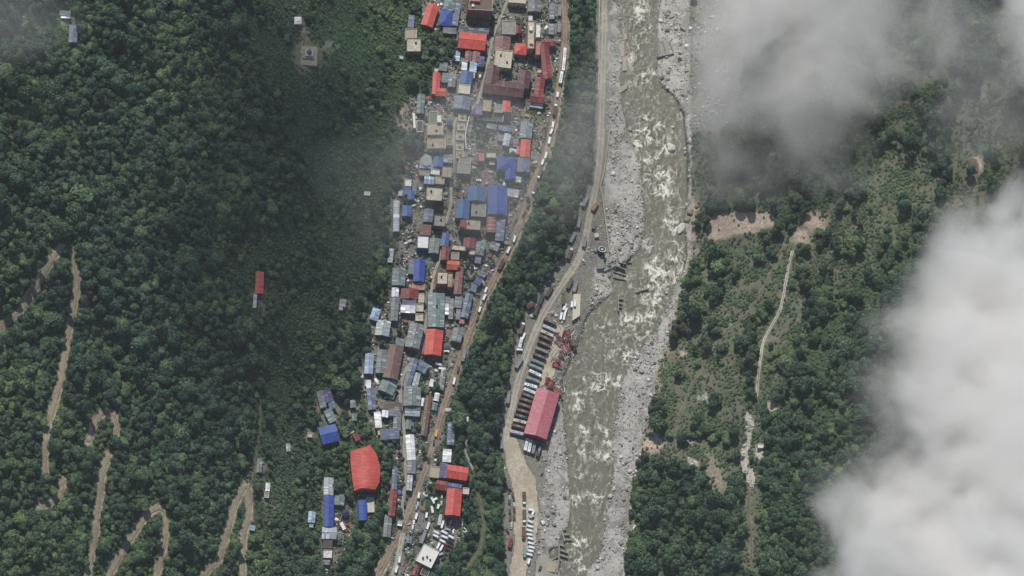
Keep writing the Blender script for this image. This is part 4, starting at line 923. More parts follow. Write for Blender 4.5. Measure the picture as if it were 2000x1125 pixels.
# ------------------------------------------------------------------ vehicles
PAINT = {'white': (.72, .74, .74), 'cream': (.55, .50, .38), 'brown': (.10, .065, .05), 'maroon': (.13, .045, .04), 'grey': (.20, .20, .20), 'dark': (.035, .037, .042), 'teal': (.20, .27, .27), 'olive': (.08, .085, .055),
 'orange': (.40, .21, .11), 'red': (.25, .03, .025), 'silver': (.42, .44, .45), 'yellow': (.60, .33, .05), 'blue': (.06, .10, .25)}
_pm = {}
def paint(c):
    if c not in _pm: _pm[c] = plain('paint_'+c, PAINT[c], .35, .18, .6, 0, .5)
    return _pm[c]
_vk = {}
def wheels(parts, xs, hw, r=.5):
    m = MB().cyl((0, -.14, 0), (0, .14, 0), r, r, 10).build('wheel', [M['rubber']]).data
    bpy.data.objects.remove([o for o in COL.objects if o.data == m][0])
    for x in xs:
        for s in (-1, 1): parts.append(('wheel', m, (x, s*hw, r)))
def pm(b, name, mats):
    o = b.build(name, mats); me = o.data; bpy.data.objects.remove(o); return me
def vehicle_parts(kind, col):
    if (kind, col) in _vk: return _vk[kind, col]
    p = []; c = paint(col)
    if kind == 'bus':
        L, Wd = 5.2, 1.27
        p.append(('body', pm(MB().box(-L, L, -Wd, Wd, .45, 1.5).box(-L, L, -Wd, Wd, 1.5, 3.15, 0, None, .12).box(-L+.4, L-.4, -Wd+.25, Wd-.25, 3.15, 3.25), 'body', [c]), (0, 0, 0)))
        for s in (-1, 1): p.append(('window', pm(MB().box(-L+.6, L-1.2, s*(Wd-.06)-.04, s*(Wd-.06)+.04, 1.6, 2.5), 'window', [M['glass']]), (0, 0, 0)))
        p.append(('windscreen', pm(MB().box(L-.16, L+.03, -1.05, 1.05, 1.3, 2.75), 'windscreen', [M['glass']]), (0, 0, 0)))
        hm = pm(MB().box(-.45, .45, -.45, .45, 0, .14), 'roof_hatch', [paint('grey')])
        for x in (-3.0, 2.2): p.append(('roof_hatch', hm, (x, 0, 3.25)))
        p.append(('luggage_rack', pm(MB().box(-1.6, .9, -.8, .8, 0, .22), 'luggage_rack', [paint('silver') if col in ('white', 'silver') else paint('grey')]), (0, 0, 3.25)))
        wheels(p, (-3.2, 3.4), 1.12)
        lm = pm(MB().box(-.04, .04, -.16, .16, -.1, .1), 'headlight', [M['lamp']])
        for s in (-1, 1): p.append(('headlight', lm, (L+.02, s*.9, .85)))
    elif kind in ('truck', 'lorry'):
        L = 5.0
        cab = paint('white') if col in ('brown',) else c
        p.append(('cab', pm(MB().box(3.1, 5.0, -1.15, 1.15, .6, 1.7).box(3.1, 4.9, -1.15, 1.15, 1.7, 2.75, 0, None, .15), 'cab', [cab]), (0, 0, 0)))
        p.append(('windscreen', pm(MB().box(4.86, 5.03, -1.0, 1.0, 1.65, 2.45), 'windscreen', [M['glass']]), (0, 0, 0)))
        b = MB().box(-5, 2.9, -1.25, 1.25, .95, 3.0 if kind == 'lorry' else 2.4)
        if kind == 'lorry':
            for i in range(9): b.box(-4.9+i*.95, -4.75+i*.95, -1.29, 1.29, 1.0, 3.06)
        else:   # open bed with raised sides and a load
            b.box(-5, 2.9, -1.3, -1.2, .95, 2.8).box(-5, 2.9, 1.2, 1.3, .95, 2.8).box(-5, -4.9, -1.2, 1.2, .95, 2.8)
            for i in range(6): b.box(-4.4+i*1.2, -3.7+i*1.2, -.9, .8, 2.4, 2.6+.15*(i % 3))
        p.append(('cargo_bed', pm(b, 'cargo_bed', [c]), (0, 0, 0)))
        p.append(('chassis', pm(MB().box(-4.9, 4.8, -.5, .5, .55, .93), 'chassis', [M['rubber']]), (0, 0, 0)))
        wheels(p, (-4.0, -2.8, 3.9), 1.05)
    elif kind == 'van':
        p.append(('body', pm(MB().box(-2.5, 2.6, -.92, .92, .35, 1.15).box(-2.5, 1.9, -.92, .92, 1.15, 2.1, 0, None, .12), 'body', [c]), (0, 0, 0)))
        p.append(('windscreen', pm(MB().box(1.80, 1.98, -.78, .78, 1.2, 1.9), 'windscreen', [M['glass']]), (0, 0, 0)))
        for s in (-1, 1): p.append(('window', pm(MB().box(-1.8, 1.5, s*.87-.03, s*.87+.03, 1.25, 1.8), 'window', [M['glass']]), (0, 0, 0)))
        wheels(p, (-1.6, 1.7), .82, .34)
    else:
        p.append(('body', pm(MB().box(-2.15, 2.15, -.85, .85, .3, .85, 0, None, .05), 'body', [c]), (0, 0, 0)))
        p.append(('cabin', pm(MB().box(-1.6, .95, -.78, .78, .85, 1.38, 0, None, .16), 'cabin', [M['glass']]), (0, 0, 0)))
        p.append(('roof', pm(MB().box(-1.35, .7, -.6, .6, 1.382, 1.45, 0, None, .04), 'roof', [c]), (0, 0, 0)))
        wheels(p, (-1.35, 1.4), .74, .32)
        lm = pm(MB().box(-.04, .04, -.16, .16, -.08, .08), 'headlight', [M['lamp']])
        for s in (-1, 1): p.append(('headlight', lm, (2.13, s*.6, .62)))
    _vk[kind, col] = p; return p
NAMES = {'bus': 'coach', 'truck': 'open_truck', 'lorry': 'covered_truck', 'van': 'van', 'car': 'parked_car'}
CATS = {'bus': 'coach', 'truck': 'truck', 'lorry': 'truck', 'van': 'van', 'car': 'car'}
ON_DECK = {}
def vehicle(kind, col, cx, cy_, ang, label, group=None, dz=0.0, ls=1.0, cat=None):
    h = {'bus': 2.8, 'truck': 2.4, 'lorry': 2.6, 'van': 1.8, 'car': 1.2}[kind]
    u, v = axes(ang)
    x, y, z = P([cx, cx+v[0]*8], [cy_, cy_+v[1]*8], h+dz)
    rz = math.atan2(y[1]-y[0], x[1]-x[0])
    gx = x[0]+np.array([1, -1])*math.cos(rz)*3; gy = y[0]+np.array([1, -1])*math.sin(rz)*3
    zz = H(gx, gy); base = float(z[0])-h
    o = empty(NAMES[kind], (x[0], y[0], max(base, float(max(zz)))+.22+dz*0), rz)
    if dz: o.location.z = base+.02
    o.rotation_euler = (0, -math.atan2(float(zz[0]-zz[1]), 6) if not dz else 0, rz)
    o.scale = (ls, 1, 1)
    tag(o, label, cat or CATS[kind], group)
    for nm, me, loc in vehicle_parts(kind, col):
        c = bpy.data.objects.new(nm, me); COL.objects.link(c); c.location = loc; c.parent = o
    global TAKEN; TAKEN = np.maximum(TAKEN, rell(cx, cy_, 9, 9))
    return o
ORD = ['first', 'second', 'third', 'fourth', 'fifth', 'sixth', 'seventh', 'eighth', 'ninth', 'tenth', 'eleventh', 'twelfth', 'thirteenth', 'fourteenth', 'fifteenth', 'sixteenth', 'seventeenth', 'eighteenth', 'nineteenth', 'twentieth', 'twenty first', 'twenty second', 'twenty third', 'twenty fourth', 'twenty fifth', 'twenty sixth']
KW = {'bus': 'coach', 'truck': 'open truck', 'lorry': 'covered truck', 'van': 'van', 'car': 'car'}
def fleet(items, where, group, dirn='from the top'):
    for i, it in enumerate(items):
        kind, col, x, y, a = it[:5]; ls = it[5] if len(it) > 5 else 1
        vehicle(kind, col, x, y, a, f'{"light brown" if col=="cream" else "silver grey" if col=="silver" else col if col!="dark" else "nearly black"} {KW[kind]}, {ORD[i]} {dirn} {where}', group, 0, ls)
fleet([('lorry','grey',1093,20,2),('lorry','grey',1092,52,2),('bus','white',1103,105,3),('bus','white',1101,126,6,1.05),('bus','white',1096,151,9),('van','white',1089,184,6),('truck','brown',1084,214,10),
 ('van','white',1080,243,8,1.15),('van','white',1077,256,26,1.15),('van','white',1073,274,10,1.25),('van','white',1066,303,16,1.2),('van','white',1060,316,20,1.1),('lorry','brown',1055,337,200),('lorry','brown',1045,368,202),('car','dark',1032,402,25,1.2),('car','dark',1024,417,24,1.2),
 ('van','white',1005,466,16,1.2),('van','white',993,488,22,1.2),('truck','maroon',979,516,205),('van','white',949,566,20),('van','white',946,580,24,1.2),('car','silver',939,593,20),('van','white',937,604,18),('car','dark',933,622,20,1.2),('lorry','grey',906,694,190)],
 'along the town edge road', 'vehicles standing along the town edge road')
fleet([('bus','brown',1074,628,114),('bus','silver',1072,641,114),('bus','cream',1068,651,114),('bus','brown',1065,660,114),('bus','maroon',1062,672,114),('bus','grey',1058,684,112),('bus','brown',1054,696,113),('bus','grey',1049,707,112),('bus','teal',1046,717,112),('bus','white',1045,729,116),
 ('bus','teal',1040,741,110),('bus','white',1036,753,106),('bus','white',1035,764,112),('bus','olive',1031,773,112),('bus','maroon',1027,782,108),('bus','brown',1024,792,108),('bus','maroon',1021,803,106),('bus','dark',1017,813,106),('bus','cream',1015,823,104),('bus','brown',1012,833,104),('bus','silver',1009,845,104)],
 'in the slanting row beside the pink warehouse', 'coaches parked in the slanting row by the warehouse')
fleet([('bus','white',1028,868,192),('bus','white',1035,871,192),('bus','grey',1043,874,192),('bus','dark',1053,880,196)], 'of the coaches parked below the pink warehouse', 'coaches parked at the foot of the warehouse', 'from the left')
fleet([('lorry','dark',1073,569,30),('lorry','dark',1057,583,22),('lorry','dark',1048,605,20),('truck','maroon',1036,598,65,.8),('lorry','brown',1019,641,20),('van','white',1023,656,22,1.1),('bus','white',1017,669,14,.85),('van','white',1014,683,90),('lorry','grey',1014,709,32),('lorry','grey',993,776,8),('lorry','grey',979,864,-4)],
 'left of the riverside road', 'vehicles on the left verge of the riverside road')
fleet([('lorry','grey',1143,393,25),('truck','orange',1162,403,32,.85),('lorry','grey',1131,433,10),('truck','grey',1160,438,6,.8),('lorry','grey',1119,463,26),('lorry','grey',1142,472,12,.9),('lorry','brown',1113,495,22),('lorry','olive',1113,553,24),('lorry','grey',1124,559,16),('lorry','olive',1101,583,0)],
 'on the riverside road above the coaches', 'trucks around the upper riverside road')
fleet([('van','white',1103,599,25,1.2),('van','white',1105,607,18,1.2),('van','white',1096,617,12,1.25),('van','white',1102,618,10,1.2),('van','white',1117,594,6,1.1)], 'beside the pale concrete platform', 'white vans beside the tilted slab')
fleet([('truck','grey',992,945,-25,.8),('car','maroon',1002,966,-5),('car','dark',1004,976,-4),('car','silver',1004,986,-2),('car','dark',1005,996,-2),('car','maroon',1005,1010,0,1.2),('car','silver',999,1026,5,1.3),('car','dark',991,1037,-30)], 'in the right file beside the truck yard', 'cars left beside the truck yard')
fleet([('car','dark',994,962,-5),('car','silver',995,971,0),('car','dark',995,980,3),('car','dark',996,999,0),('car','maroon',997,1012,4),('truck','red',997,1060,12,.8)], 'in the left file beside the truck yard', 'wrecks left beside the truck yard')
fleet([('truck','brown',1024,973,180,.95),('lorry','brown',1024,1008,180),('lorry','maroon',1023,1041,180,.95),('lorry','teal',1025,1077,180,.95)], 'filed in the sandy truck yard', 'trucks filed in the truck yard')
fleet([('van','white',1037,996,95,.9),('van','white',1041,1001,20,.9),('van','silver',1038,1009,65,.9),('van','white',1036,1019,115,.9),('van','white',1035,1028,105),('van','white',1034,1036,104),('van','white',1034,1044,98),('van','white',1036,1052,104),('van','white',1037,1061,104),('van','white',1038,1069,104),('van','white',1036,1076,100),('van','white',1034,1083,104),('van','white',1033,1096,15)],
 'in the ladder of vans beside the trucks', 'white vans laddered beside the trucks')
fleet([('car','dark',874,681,90,1.1),('car','white',872,686,90),('van','white',856,711,105,1.1),('van','white',863,720,98,1.1),('car','dark',895,722,12,1.2),('van','white',887,744,12,1.2),('van','yellow',852,846,8,1.2),('car','dark',848,864,8,1.1),('car','dark',838,898,14,1.2)],
 'on the road below the long red hall', 'vehicles on the lower town road')
fleet([('van','white',818,967,8),('car','silver',816,985,6),('car','silver',813,991,5),('van','white',813,1008,14,1.05),('car','white',808,1021,6),('car','white',806,1030,10),('car','dark',795,970,10),('car','dark',791,985,6),('van','white',780,1093,6,1.0),('van','white',774,1112,14,1.1)],
 'along the verge near the road fork', 'vehicles along the road near the fork')
fleet([('van','white',845,977,-25,1.05),('van','white',850,975,60,.7),('van','white',844,995,-8,1.1),('van','white',856,989,15,.8),('car','silver',863,970,5),('car','silver',862,983,5),('van','white',833,1006,10,.9),('van','white',836,1027,20,1.2),('lorry','grey',827,1048,20,1.15)], 'on the open lot beside the tall red hall', 'vehicles on the open lot')
fleet([('lorry','silver',859,1015,10,.9),('van','white',864,1024,15,1.25),('van','white',852,1040,118),('van','white',851,1047,116),('van','white',868,1040,118,1.1),('van','white',868,1049,112,1.1),('van','white',881,1049,120),('van','white',864,1057,118),('van','white',856,1066,25,1.1),('van','white',862,1070,28,1.1),('car','silver',874,1034,100),('car','silver',880,1021,20),('car','white',885,1038,10),('car','dark',878,1029,40),('car','dark',884,1029,15),('car','dark',879,1040,60),('car','dark',880,1058,115,1.2),('car','red',874,1064,110),('car','dark',879,1066,115,1.2),('car','dark',873,1072,105),('car','silver',860,1083,60),('car','dark',868,1083,60,1.2),('car','dark',866,1090,50)],
 'in the crowded car park', 'vehicles in the crowded car park', 'counting down')
vehicle('car','white',913,819,2,'white car alone on the green slope between the two roads')
vehicle('car','white',1238,1030,25,'white crumpled car in bushes on the right bank')
vehicle('car','dark',1055,1110,20,'black car on the paved yard by the broken river wall')
vehicle('car','red',918,46,95,'red car parked in the lane below the brick apartment block')
vehicle('car','yellow',1028,226,95,'yellow and white taxi in the beige courtyard near the crimson house')
vehicle('car','white',935,352,95,'white car on the hazy square below the L shaped blue building')
vehicle('car','dark',921,1051,30,'black car beside the curved garden path')

# ------------------------------------------------------------------ monastery shrines, stupa, pavilion
def shrine(cx, cy_, label):
    x, y, z = P(cx, cy_, 3.5); o = empty('square_shrine', (float(x), float(y), float(z)-3.5)); tag(o, label, 'shrine', 'square shrines in a column')
    MB().box(-2.7, 2.7, -2.7, 2.7, -.5, 2.6).build('wall', [concrete('cream', .2)], o)
    MB().box(-3.1, 3.1, -3.1, 3.1, 2.6, 3.0, 0, None, .1).build('roof', [concrete('beige', .6)], o)
    b = MB(); b.box(-3.1, 3.1, -3.1, -2.8, 3.0, 3.5).box(-3.1, 3.1, 2.8, 3.1, 3.0, 3.5).box(-3.1, -2.8, -2.8, 2.8, 3.0, 3.5).box(2.8, 3.1, -2.8, 2.8, 3.0, 3.5); b.build('parapet', [concrete('cream', .1)], o)
    MB().cyl((0, 0, 3), (0, 0, 3.9), 1.5, 1.2, 12).cyl((0, 0, 3.9), (0, 0, 4.8), 1.0, .15, 12).build('dome', [concrete('stone', .3)], o)
for i, (a, b) in enumerate([(903,229),(901,247),(899,266),(898,286),(899,302)]):
    shrine(a, b, f'small square cream shrine with parapet, {ORD[i]} from the top of the column of five'); TAKEN = np.maximum(TAKEN, rell(a, b, 10, 10))
x, y, z = P(602, 108, 3); o = empty('stupa', (float(x), float(y), float(z)-3)); tag(o, 'grey tiered stupa on a square terrace on the dark hillside', 'stupa')
MB().box(-7.2, 7.2, -8, 8, -5, 2.2).build('terrace', [concrete('beige', .4)], o)
MB().box(-4.2, 4.4, -2.8, 5.6, 2.2, 3.6).build('lower_tier', [concrete('beige', .3)], o)
MB().box(-2.6, 3.6, -1.4, 4.4, 3.6, 5.2).build('upper_tier', [concrete('cream', .3)], o)
MB().cyl((.5, 1.8, 5.2), (.5, 1.8, 7.0), 2.1, 1.7, 16).cyl((.5, 1.8, 7), (.5, 1.8, 8.2), 1.7, .6, 16).cyl((.5, 1.8, 8.2), (.5, 1.8, 11), .5, .08, 8).build('dome', [concrete('wallgrey', .3)], o)
TAKEN = np.maximum(TAKEN, rell(602, 108, 26, 26))
def octagon(cx, cy_, r, h, col, name, label):
    x, y, z = P(cx, cy_, h); o = empty(name, (float(x), float(y), float(z)-h)); tag(o, label, 'pavilion')
    pts = [(r*math.cos(R(22.5+45*i)), r*math.sin(R(22.5+45*i))) for i in range(8)]
    MB().prism([(a*.85, b*.85) for a, b in pts], -.5, h-.1).build('wall', [concrete('stone', .3)], o)
    v = [(a, b, h-.05) for a, b in pts]+[(0, 0, h+r*.5)]; f = [(i, (i+1) % 8, 8) for i in range(8)]+[tuple(range(7, -1, -1))]
    mesh_obj('roof', v, f, sheet(col), o, None, [(0, 0)]*(24+8))
    MB().cyl((0, 0, h+r*.5-.1), (0, 0, h+r*.5+.7), .25, .03, 6).build('finial', [M['steel']], o)
    global TAKEN; TAKEN = np.maximum(TAKEN, rell(cx, cy_, r*3, r*3))
octagon(879, 238, 2.5, 4, 'blue2', 'prayer_wheel_house', 'small dark blue round roofed pavilion right of the monastery')
octagon(675, 1002, 2.9, 4, 'purple', 'prayer_wheel_house', 'small dark purple octagonal pavilion right of the royal blue row')

# ------------------------------------------------------------------ walls, fences, poles
def wall_line(name, label, pts, thick, high, m, cat, lean=0):
    q = np.array(pts, float); q = resample(q, 6) if len(q) > 2 else q
    x, y, z = P(q[:, 0], q[:, 1], high)
    org = (float(x[0]), float(y[0]), float(z[0])-high); b = MB()
    for i in range(len(q)-1):
        a = np.array([x[i], y[i]]); c = np.array([x[i+1], y[i+1]]); d = (c-a)/np.hypot(*(c-a)); n = np.array([-d[1], d[0]])*thick/2
        pl = [tuple(p) for p in (a-n-org[:2], c-n-org[:2], c+n-org[:2], a+n-org[:2])]
        zt = min(z[i], z[i+1])-org[2]; b.prism(pl, zt-high-1.5, zt+.002*(i % 2))
    o = b.build(name, [m]); o.location = org; tag(o, label, cat); return o
wall_line('river_wall', 'long thin concrete river wall beside the upper gravel bar', [(1192,236),(1189,268),(1185,300),(1178,345),(1173,362),(1177,385),(1181,415),(1186,455),(1191,492)], .9, 2.2, concrete('beige', .2), 'wall')
wall_line('monastery_wall', 'thin white wall curving beside the square shrines', [(917,226),(912,246),(909,266),(911,290)], .7, 2.5, concrete('white', .2), 'wall')
wall_line('boundary_wall', 'pale upright wall left of the dark walled house by the monastery', [(808,220),(810,250)], 1.8, 3, concrete('white', .3), 'wall')
wall_line('fallen_pole', 'thin white pole standing out on the green slope below the roads', [(963,926),(967,972)], .35, 1.2, plain('white_paint', (.7, .72, .68), .5), 'pole')
wall_line('roadside_kerb', 'pale kerb wall along the left side of the upper riverside road', [(1171,0),(1170,60),(1170,130),(1168,190)], .5, 1.0, concrete('cream', .3), 'wall')
wall_line('roadside_rail', 'pale rail beside the town edge road at the very top', [(1118,8),(1120,44)], .4, 1.2, concrete('cream', .1), 'rail')
wall_line('garden_wall', 'pale hooked garden wall between the trees near the curved red hall', [(754,1005),(752,1040),(770,1052)], .8, 1.6, concrete('cream', .2), 'wall')
wall_line('garden_wall', 'pale hooked garden wall left of the brown ribbed shed', [(739,1008),(740,1035),(728,1045)], 2.2, 1.0, concrete('cream', .2), 'wall')
for i, (pts) in enumerate([[(664,1010),(684,1040)],[(668,1004),(662,1030)],[(660,1016),(686,1028)],[(684,1016),(684,1042)]]):
    wall_line('prayer_flag_line', f'thin pale flag line, {ORD[i]} of the four strung by the purple octagonal pavilion', pts, .3, 2.4, concrete('pinkwall', .2), 'flag line')
wall_line('stone_steps', 'winding white stone steps running down below the white marquee', [(683,1042),(688,1055),(687,1066),(690,1076)], 2.4, .7, concrete('cream', .6), 'steps')
wall_line('marquee', 'short white marquee roof beside the purple octagonal pavilion', [(666,1020),(673,1034)], 2.6, 2.8, concrete('white', .05), 'marquee')
x, y, z = P(636, 1116, .5); b = MB()
for i in range(14):
    a0, a1 = R(20+i*22), R(20+(i+1)*22); b.cyl((1.5*math.cos(a0), 1.5*math.sin(a0), .7), (1.5*math.cos(a1), 1.5*math.sin(a1), .7), .4, .4, 6)
o = b.build('ring_basin', [concrete('white', .1)]); o.location = (float(x), float(y), float(z)-.4); tag(o, 'white ring shaped basin under the lower left row of houses', 'basin')

# ------------------------------------------------------------------ rooftop tanks
TANKS = [(826,33,'black','lone'),(925,8,'blue','brick apartment block'),(978,108,'black','cream flat municipal building'),(990,122,'blue','cream flat municipal building'),(812,84,'black','lone beige flat house'),(852,256,'black','monastery'),(845,283,'black','long monks quarters'),(842,374,'black','stained beige block'),(915,436,'black','block with the tall dark front'),(930,414,'blue','grey flat house with pipes'),(861,430,'black','concrete flat house by the inner lane'),(862,541,'black','block with orange brick front'),(840,1094,'black','diagonal cream white house'),(834,1088,'black','diagonal cream white house, upper one'),(826,1090,'black','diagonal cream white house, left one'),(853,598,'black','biggest green grey roof')]
HB = {(925,8):18,(978,108):8,(990,122):8,(812,84):8,(852,256):10,(845,283):8,(842,374):10,(915,436):13,(930,414):6,(861,430):8,(862,541):11,(840,1094):6,(834,1088):6,(826,1090):6,(853,598):8.2}
for a, b_, c, w_ in TANKS:
    if w_ == 'lone': continue
    h = HB[a, b_]; x, y, z = P(a, b_, h); o = empty('water_tank', (float(x), float(y), float(z)-.12)); tag(o, f'{c} round water tank on the roof of the {w_}' + (' on its left' if (a, b_) == (978,108) else ''), 'water tank')
    MB().cyl((0, 0, 0), (0, 0, 1.5), .75, .72, 12).build('barrel', [M['tank'+c]], o); MB().cyl((0, 0, 1.5), (0, 0, 1.85), .70, .25, 12).build('lid', [M['tank'+c]], o)

# ------------------------------------------------------------------ river works in ruins
CONCM = concrete('stone', .3)
def frame_ruin(label, spine, ribs, th=.7, high=2.2, tilt=0, plane=.4, panel=None):
    x, y, z = P([p[0] for p in spine], [p[1] for p in spine], plane=plane+high)
    org = (float(x[0]), float(y[0]), plane); o = empty('broken_river_wall', org); tag(o, label, 'broken wall')
    def bar(a, c, nm, t, z0, z1):
        a = np.array(a); c = np.array(c); d = (c-a)/max(1e-6, np.hypot(*(c-a))); n = np.array([-d[1], d[0]])*t/2
        MB().prism([tuple(a-n), tuple(c-n), tuple(c+n), tuple(a+n)], z0, z1).build(nm, [CONCM], o)
    for i in range(len(spine)-1):
        bar((x[i]-org[0], y[i]-org[1]), (x[i+1]-org[0], y[i+1]-org[1]), 'spine', th, -2, high+.003*i)
    for j, (p, q) in enumerate(ribs):
        rx, ry, _ = P([p[0], q[0]], [p[1], q[1]], plane=plane+high*.8)
        bar((rx[0]-org[0], ry[0]-org[1]), (rx[1]-org[0], ry[1]-org[1]), 'rib', th*.7, -2, high*.8+.01*j)
    if panel:
        rx, ry, _ = P([p[0] for p in panel], [p[1] for p in panel], plane=plane+high*.3)
        MB().prism([(a-org[0], b-org[1]) for a, b in zip(rx, ry)], -2, high*.3).build('slab', [CONCM], o)
frame_ruin('toppled ribbed wall section standing alone in mid river', [(1208,577),(1208,607)], [((1208,583),(1218,584)),((1208,592),(1215,593)),((1208,599),(1215,600))], .8, 2.4)
frame_ruin('corner of wall awash in the foam near the right bank', [(1250,545),(1253,567),(1267,563)], [((1253,567),(1243,571))], .8, 1.8)
frame_ruin('three ribbed wall section slanting off the lower gravel bar', [(1097,1035),(1103,1057)], [((1098,1035),(1106,1033)),((1101,1044),(1113,1044)),((1103,1054),(1118,1054))], 1.2, 2.2)
frame_ruin('long ribbed wall section with four ribs in the lowest pool', [(1092,1063),(1092,1090),(1088,1118)], [((1092,1064),(1103,1067)),((1092,1074),(1110,1080)),((1093,1084),(1109,1089)),((1078,1094),(1091,1086))], .9, 2.4)
frame_ruin('slatted concrete panel on the right gravel at the top', [(1284,110),(1317,103)], [((1286,84),(1291,109)),((1296,82),(1302,106)),((1308,82),(1316,102))], 1.0, 2.6, 0, .8, [(1283,84),(1310,80),(1317,102),(1286,109)])
frame_ruin('largest broken intake frame beside the black tower', [(1205,490),(1204,520)], [((1183,503),(1202,493)),((1181,517),(1203,507)),((1179,530),(1204,518)),((1204,519),(1222,526)),((1208,512),(1224,515)),((1218,515),(1232,497))], .7, 3.4, 0, .8)
frame_ruin('low hollow rectangle of wall below the intake frame', [(1197,530),(1198,541),(1222,546)], [((1198,530),(1223,538))], .6, 1.4)
frame_ruin('thin wall stub near the head of the upper gravel bar', [(1218,520),(1230,492)], [((1226,512),(1234,512))], .6, 1.6)
def flat_slab(name, label, poly, high, m, cat, zp=None, tilt=0):
    c = np.mean(poly, 0); x, y, z = P(c[0], c[1], high) if zp is None else P(c[0], c[1], plane=zp+high)
    X, Y, _ = P([p[0] for p in poly], [p[1] for p in poly], plane=float(z)); org = (float(x), float(y), float(z)-high)
    o = MB().prism([(a-org[0], b-org[1]) for a, b in zip(X, Y)], -1.5, high).build(name, [m]); o.location = org
    if tilt: o.rotation_euler = (R(tilt), R(-tilt*.6), 0)
    tag(o, label, cat); global TAKEN; TAKEN = np.maximum(TAKEN, rpoly(poly)); return o
flat_slab('concrete_platform', 'pale concrete platform with slanted foot on the river edge', [(1120,574),(1134,574),(1133,616),(1118,626)], 3.2, concrete('cream', .1), 'platform')
x, y, z = P(1123, 591, 5.2)
vehicle('van', 'white', 1123, 592, 4, 'white van standing on the pale concrete platform', None, 3.22, 1.1)
for i, (pl, lb) in enumerate([([(1216,62),(1224,66),(1225,76),(1219,78)], 'small tilted slab at the left bank near the top'), ([(1209,95),(1219,78),(1220,108),(1214,110)], 'triangular leaning slab on the left bank near the top'),
    ([(1216,110),(1225,110),(1224,137),(1216,138)], 'upright rectangular slab on the left bank under the triangular one'), ([(1205,172),(1224,164),(1225,172),(1210,182)], 'split slab half hidden in haze on the left bank'),
    ([(1341,24),(1357,22),(1339,60),(1329,52)], 'long dark slab on the hazy right bank at the top'), ([(1308,28),(1317,25),(1317,31),(1309,35)], 'small block on the right gravel at the top'), ([(1338,132),(1350,130),(1350,137),(1338,139)], 'dark flat slab among the hazy rubble'),
    ([(1073,957),(1079,955),(1082,963),(1075,967)], 'single cream slab on the lower gravel bar'), ([(1056,1036),(1062,1036),(1063,1052),(1057,1052)], 'oblong slab beside the lower gravel bar'),
    ([(1062,1100),(1086,1104),(1084,1118),(1064,1114)], 'cracked paving slab at the broken river corner')]):
    flat_slab('concrete_slab', lb, pl, .9+.1*(i % 3), concrete('beige' if i != 4 else 'stone', .3), 'slab', None, 3)
# the black intake tower
x, y, z = P(1176, 487, 7); org = (float(x), float(y), float(z)-7); o = empty('intake_tower', org); tag(o, 'black round fronted intake tower with white rail at the upper gravel bar', 'tower')
b = MB(); b.prism([(2.9*math.cos(R(t)), 2.4*math.sin(R(t))) for t in range(0, 360, 30)], -3, 6.9); b.build('shaft', [plain('wet_black_concrete', (.025, .026, .027), .5)], o)
b = MB()
for i in range(12):
    t0, t1 = R(i*30), R(i*30+30); b.cyl((2.8*math.cos(t0), 2.3*math.sin(t0), 7.3), (2.8*math.cos(t1), 2.3*math.sin(t1), 7.3), .25, .25, 5)
b.build('railing', [paint('white')], o); MB().box(-1, .8, -1, .6, 6.9, 7.8).build('hoist', [paint('silver')], o)
flat_slab('gate_block', 'dark grey oblong gate block below the black intake tower', [(1165,502),(1179,500),(1179,524),(1166,525)], 2.4, concrete('wallgrey', .4), 'block', None, 0)
flat_slab('kiosk', 'small cream kiosk roof above the black intake tower', [(1160,456),(1169,455),(1170,462),(1162,464)], 2.4, concrete('cream', .1), 'kiosk', None, 0)
# fallen part of the pink warehouse
def sheet_piece(parent, cx, cy_, w_, l_, ang, z0, tx, ty, col='maroon'):
    x, y, z = P(cx, cy_, z0); W2, L2 = w_*S/2, l_*S/2; v = []; f = []; uv = []; n = 5
    for j in range(n+1):
        for i in range(n+1):
            a = -W2+2*W2*i/n; c = -L2+2*L2*j/n; v.append((a, c, .35*math.sin(a*1.3+cx)+.3*math.cos(c*1.1+cy_)))
    k = len(v); v += [(p[0], p[1], p[2]-.08) for p in v]
    for j in range(n):
        for i in range(n):
            a = j*(n+1)+i; f += [(a, a+1, a+n+2, a+n+1), (k+a+n+1, k+a+n+2, k+a+1, k+a)]; uv += [(v[q][1], v[q][0]) for q in f[-2]]+[(0, 0)]*4
    o = mesh_obj('roof_sheet', v, f, sheet(col, .3), parent, None, uv); p = parent.location
    o.location = (float(x)-p.x, float(y)-p.y, float(z)-p.z); o.rotation_euler = (R(tx), R(ty), R(-ang))
def collapsed(label, cx, cy_, sheets, nbeam, sx, sy, seed):
    rr = random.Random(seed); x, y, z = P(cx, cy_); o = empty('collapsed_warehouse', (float(x), float(y), float(z))); tag(o, label, 'ruin')
    for s in sheets: sheet_piece(o, *s)
    bm_ = [paint('silver'), paint('maroon'), concrete('cream', .1), paint('white')]
    for i in range(nbeam):
        a = cx+rr.gauss(0, sx); c = cy_+rr.gauss(0, sy); h = rr.uniform(.4, 2.6); X, Y, Z = P(a, c, h)
        t = rr.uniform(0, math.pi); L = rr.uniform(1.2, 4.5); d = Vector((math.cos(t)*L, math.sin(t)*L, rr.uniform(-.8, 1.0)))
        p = Vector((float(X), float(Y), float(Z)))-o.location
        MB().cyl(p-d/2, p+d/2, rr.uniform(.12, .26), rr.uniform(.1, .22), 5).build('beam', [rr.choice(bm_)], o)
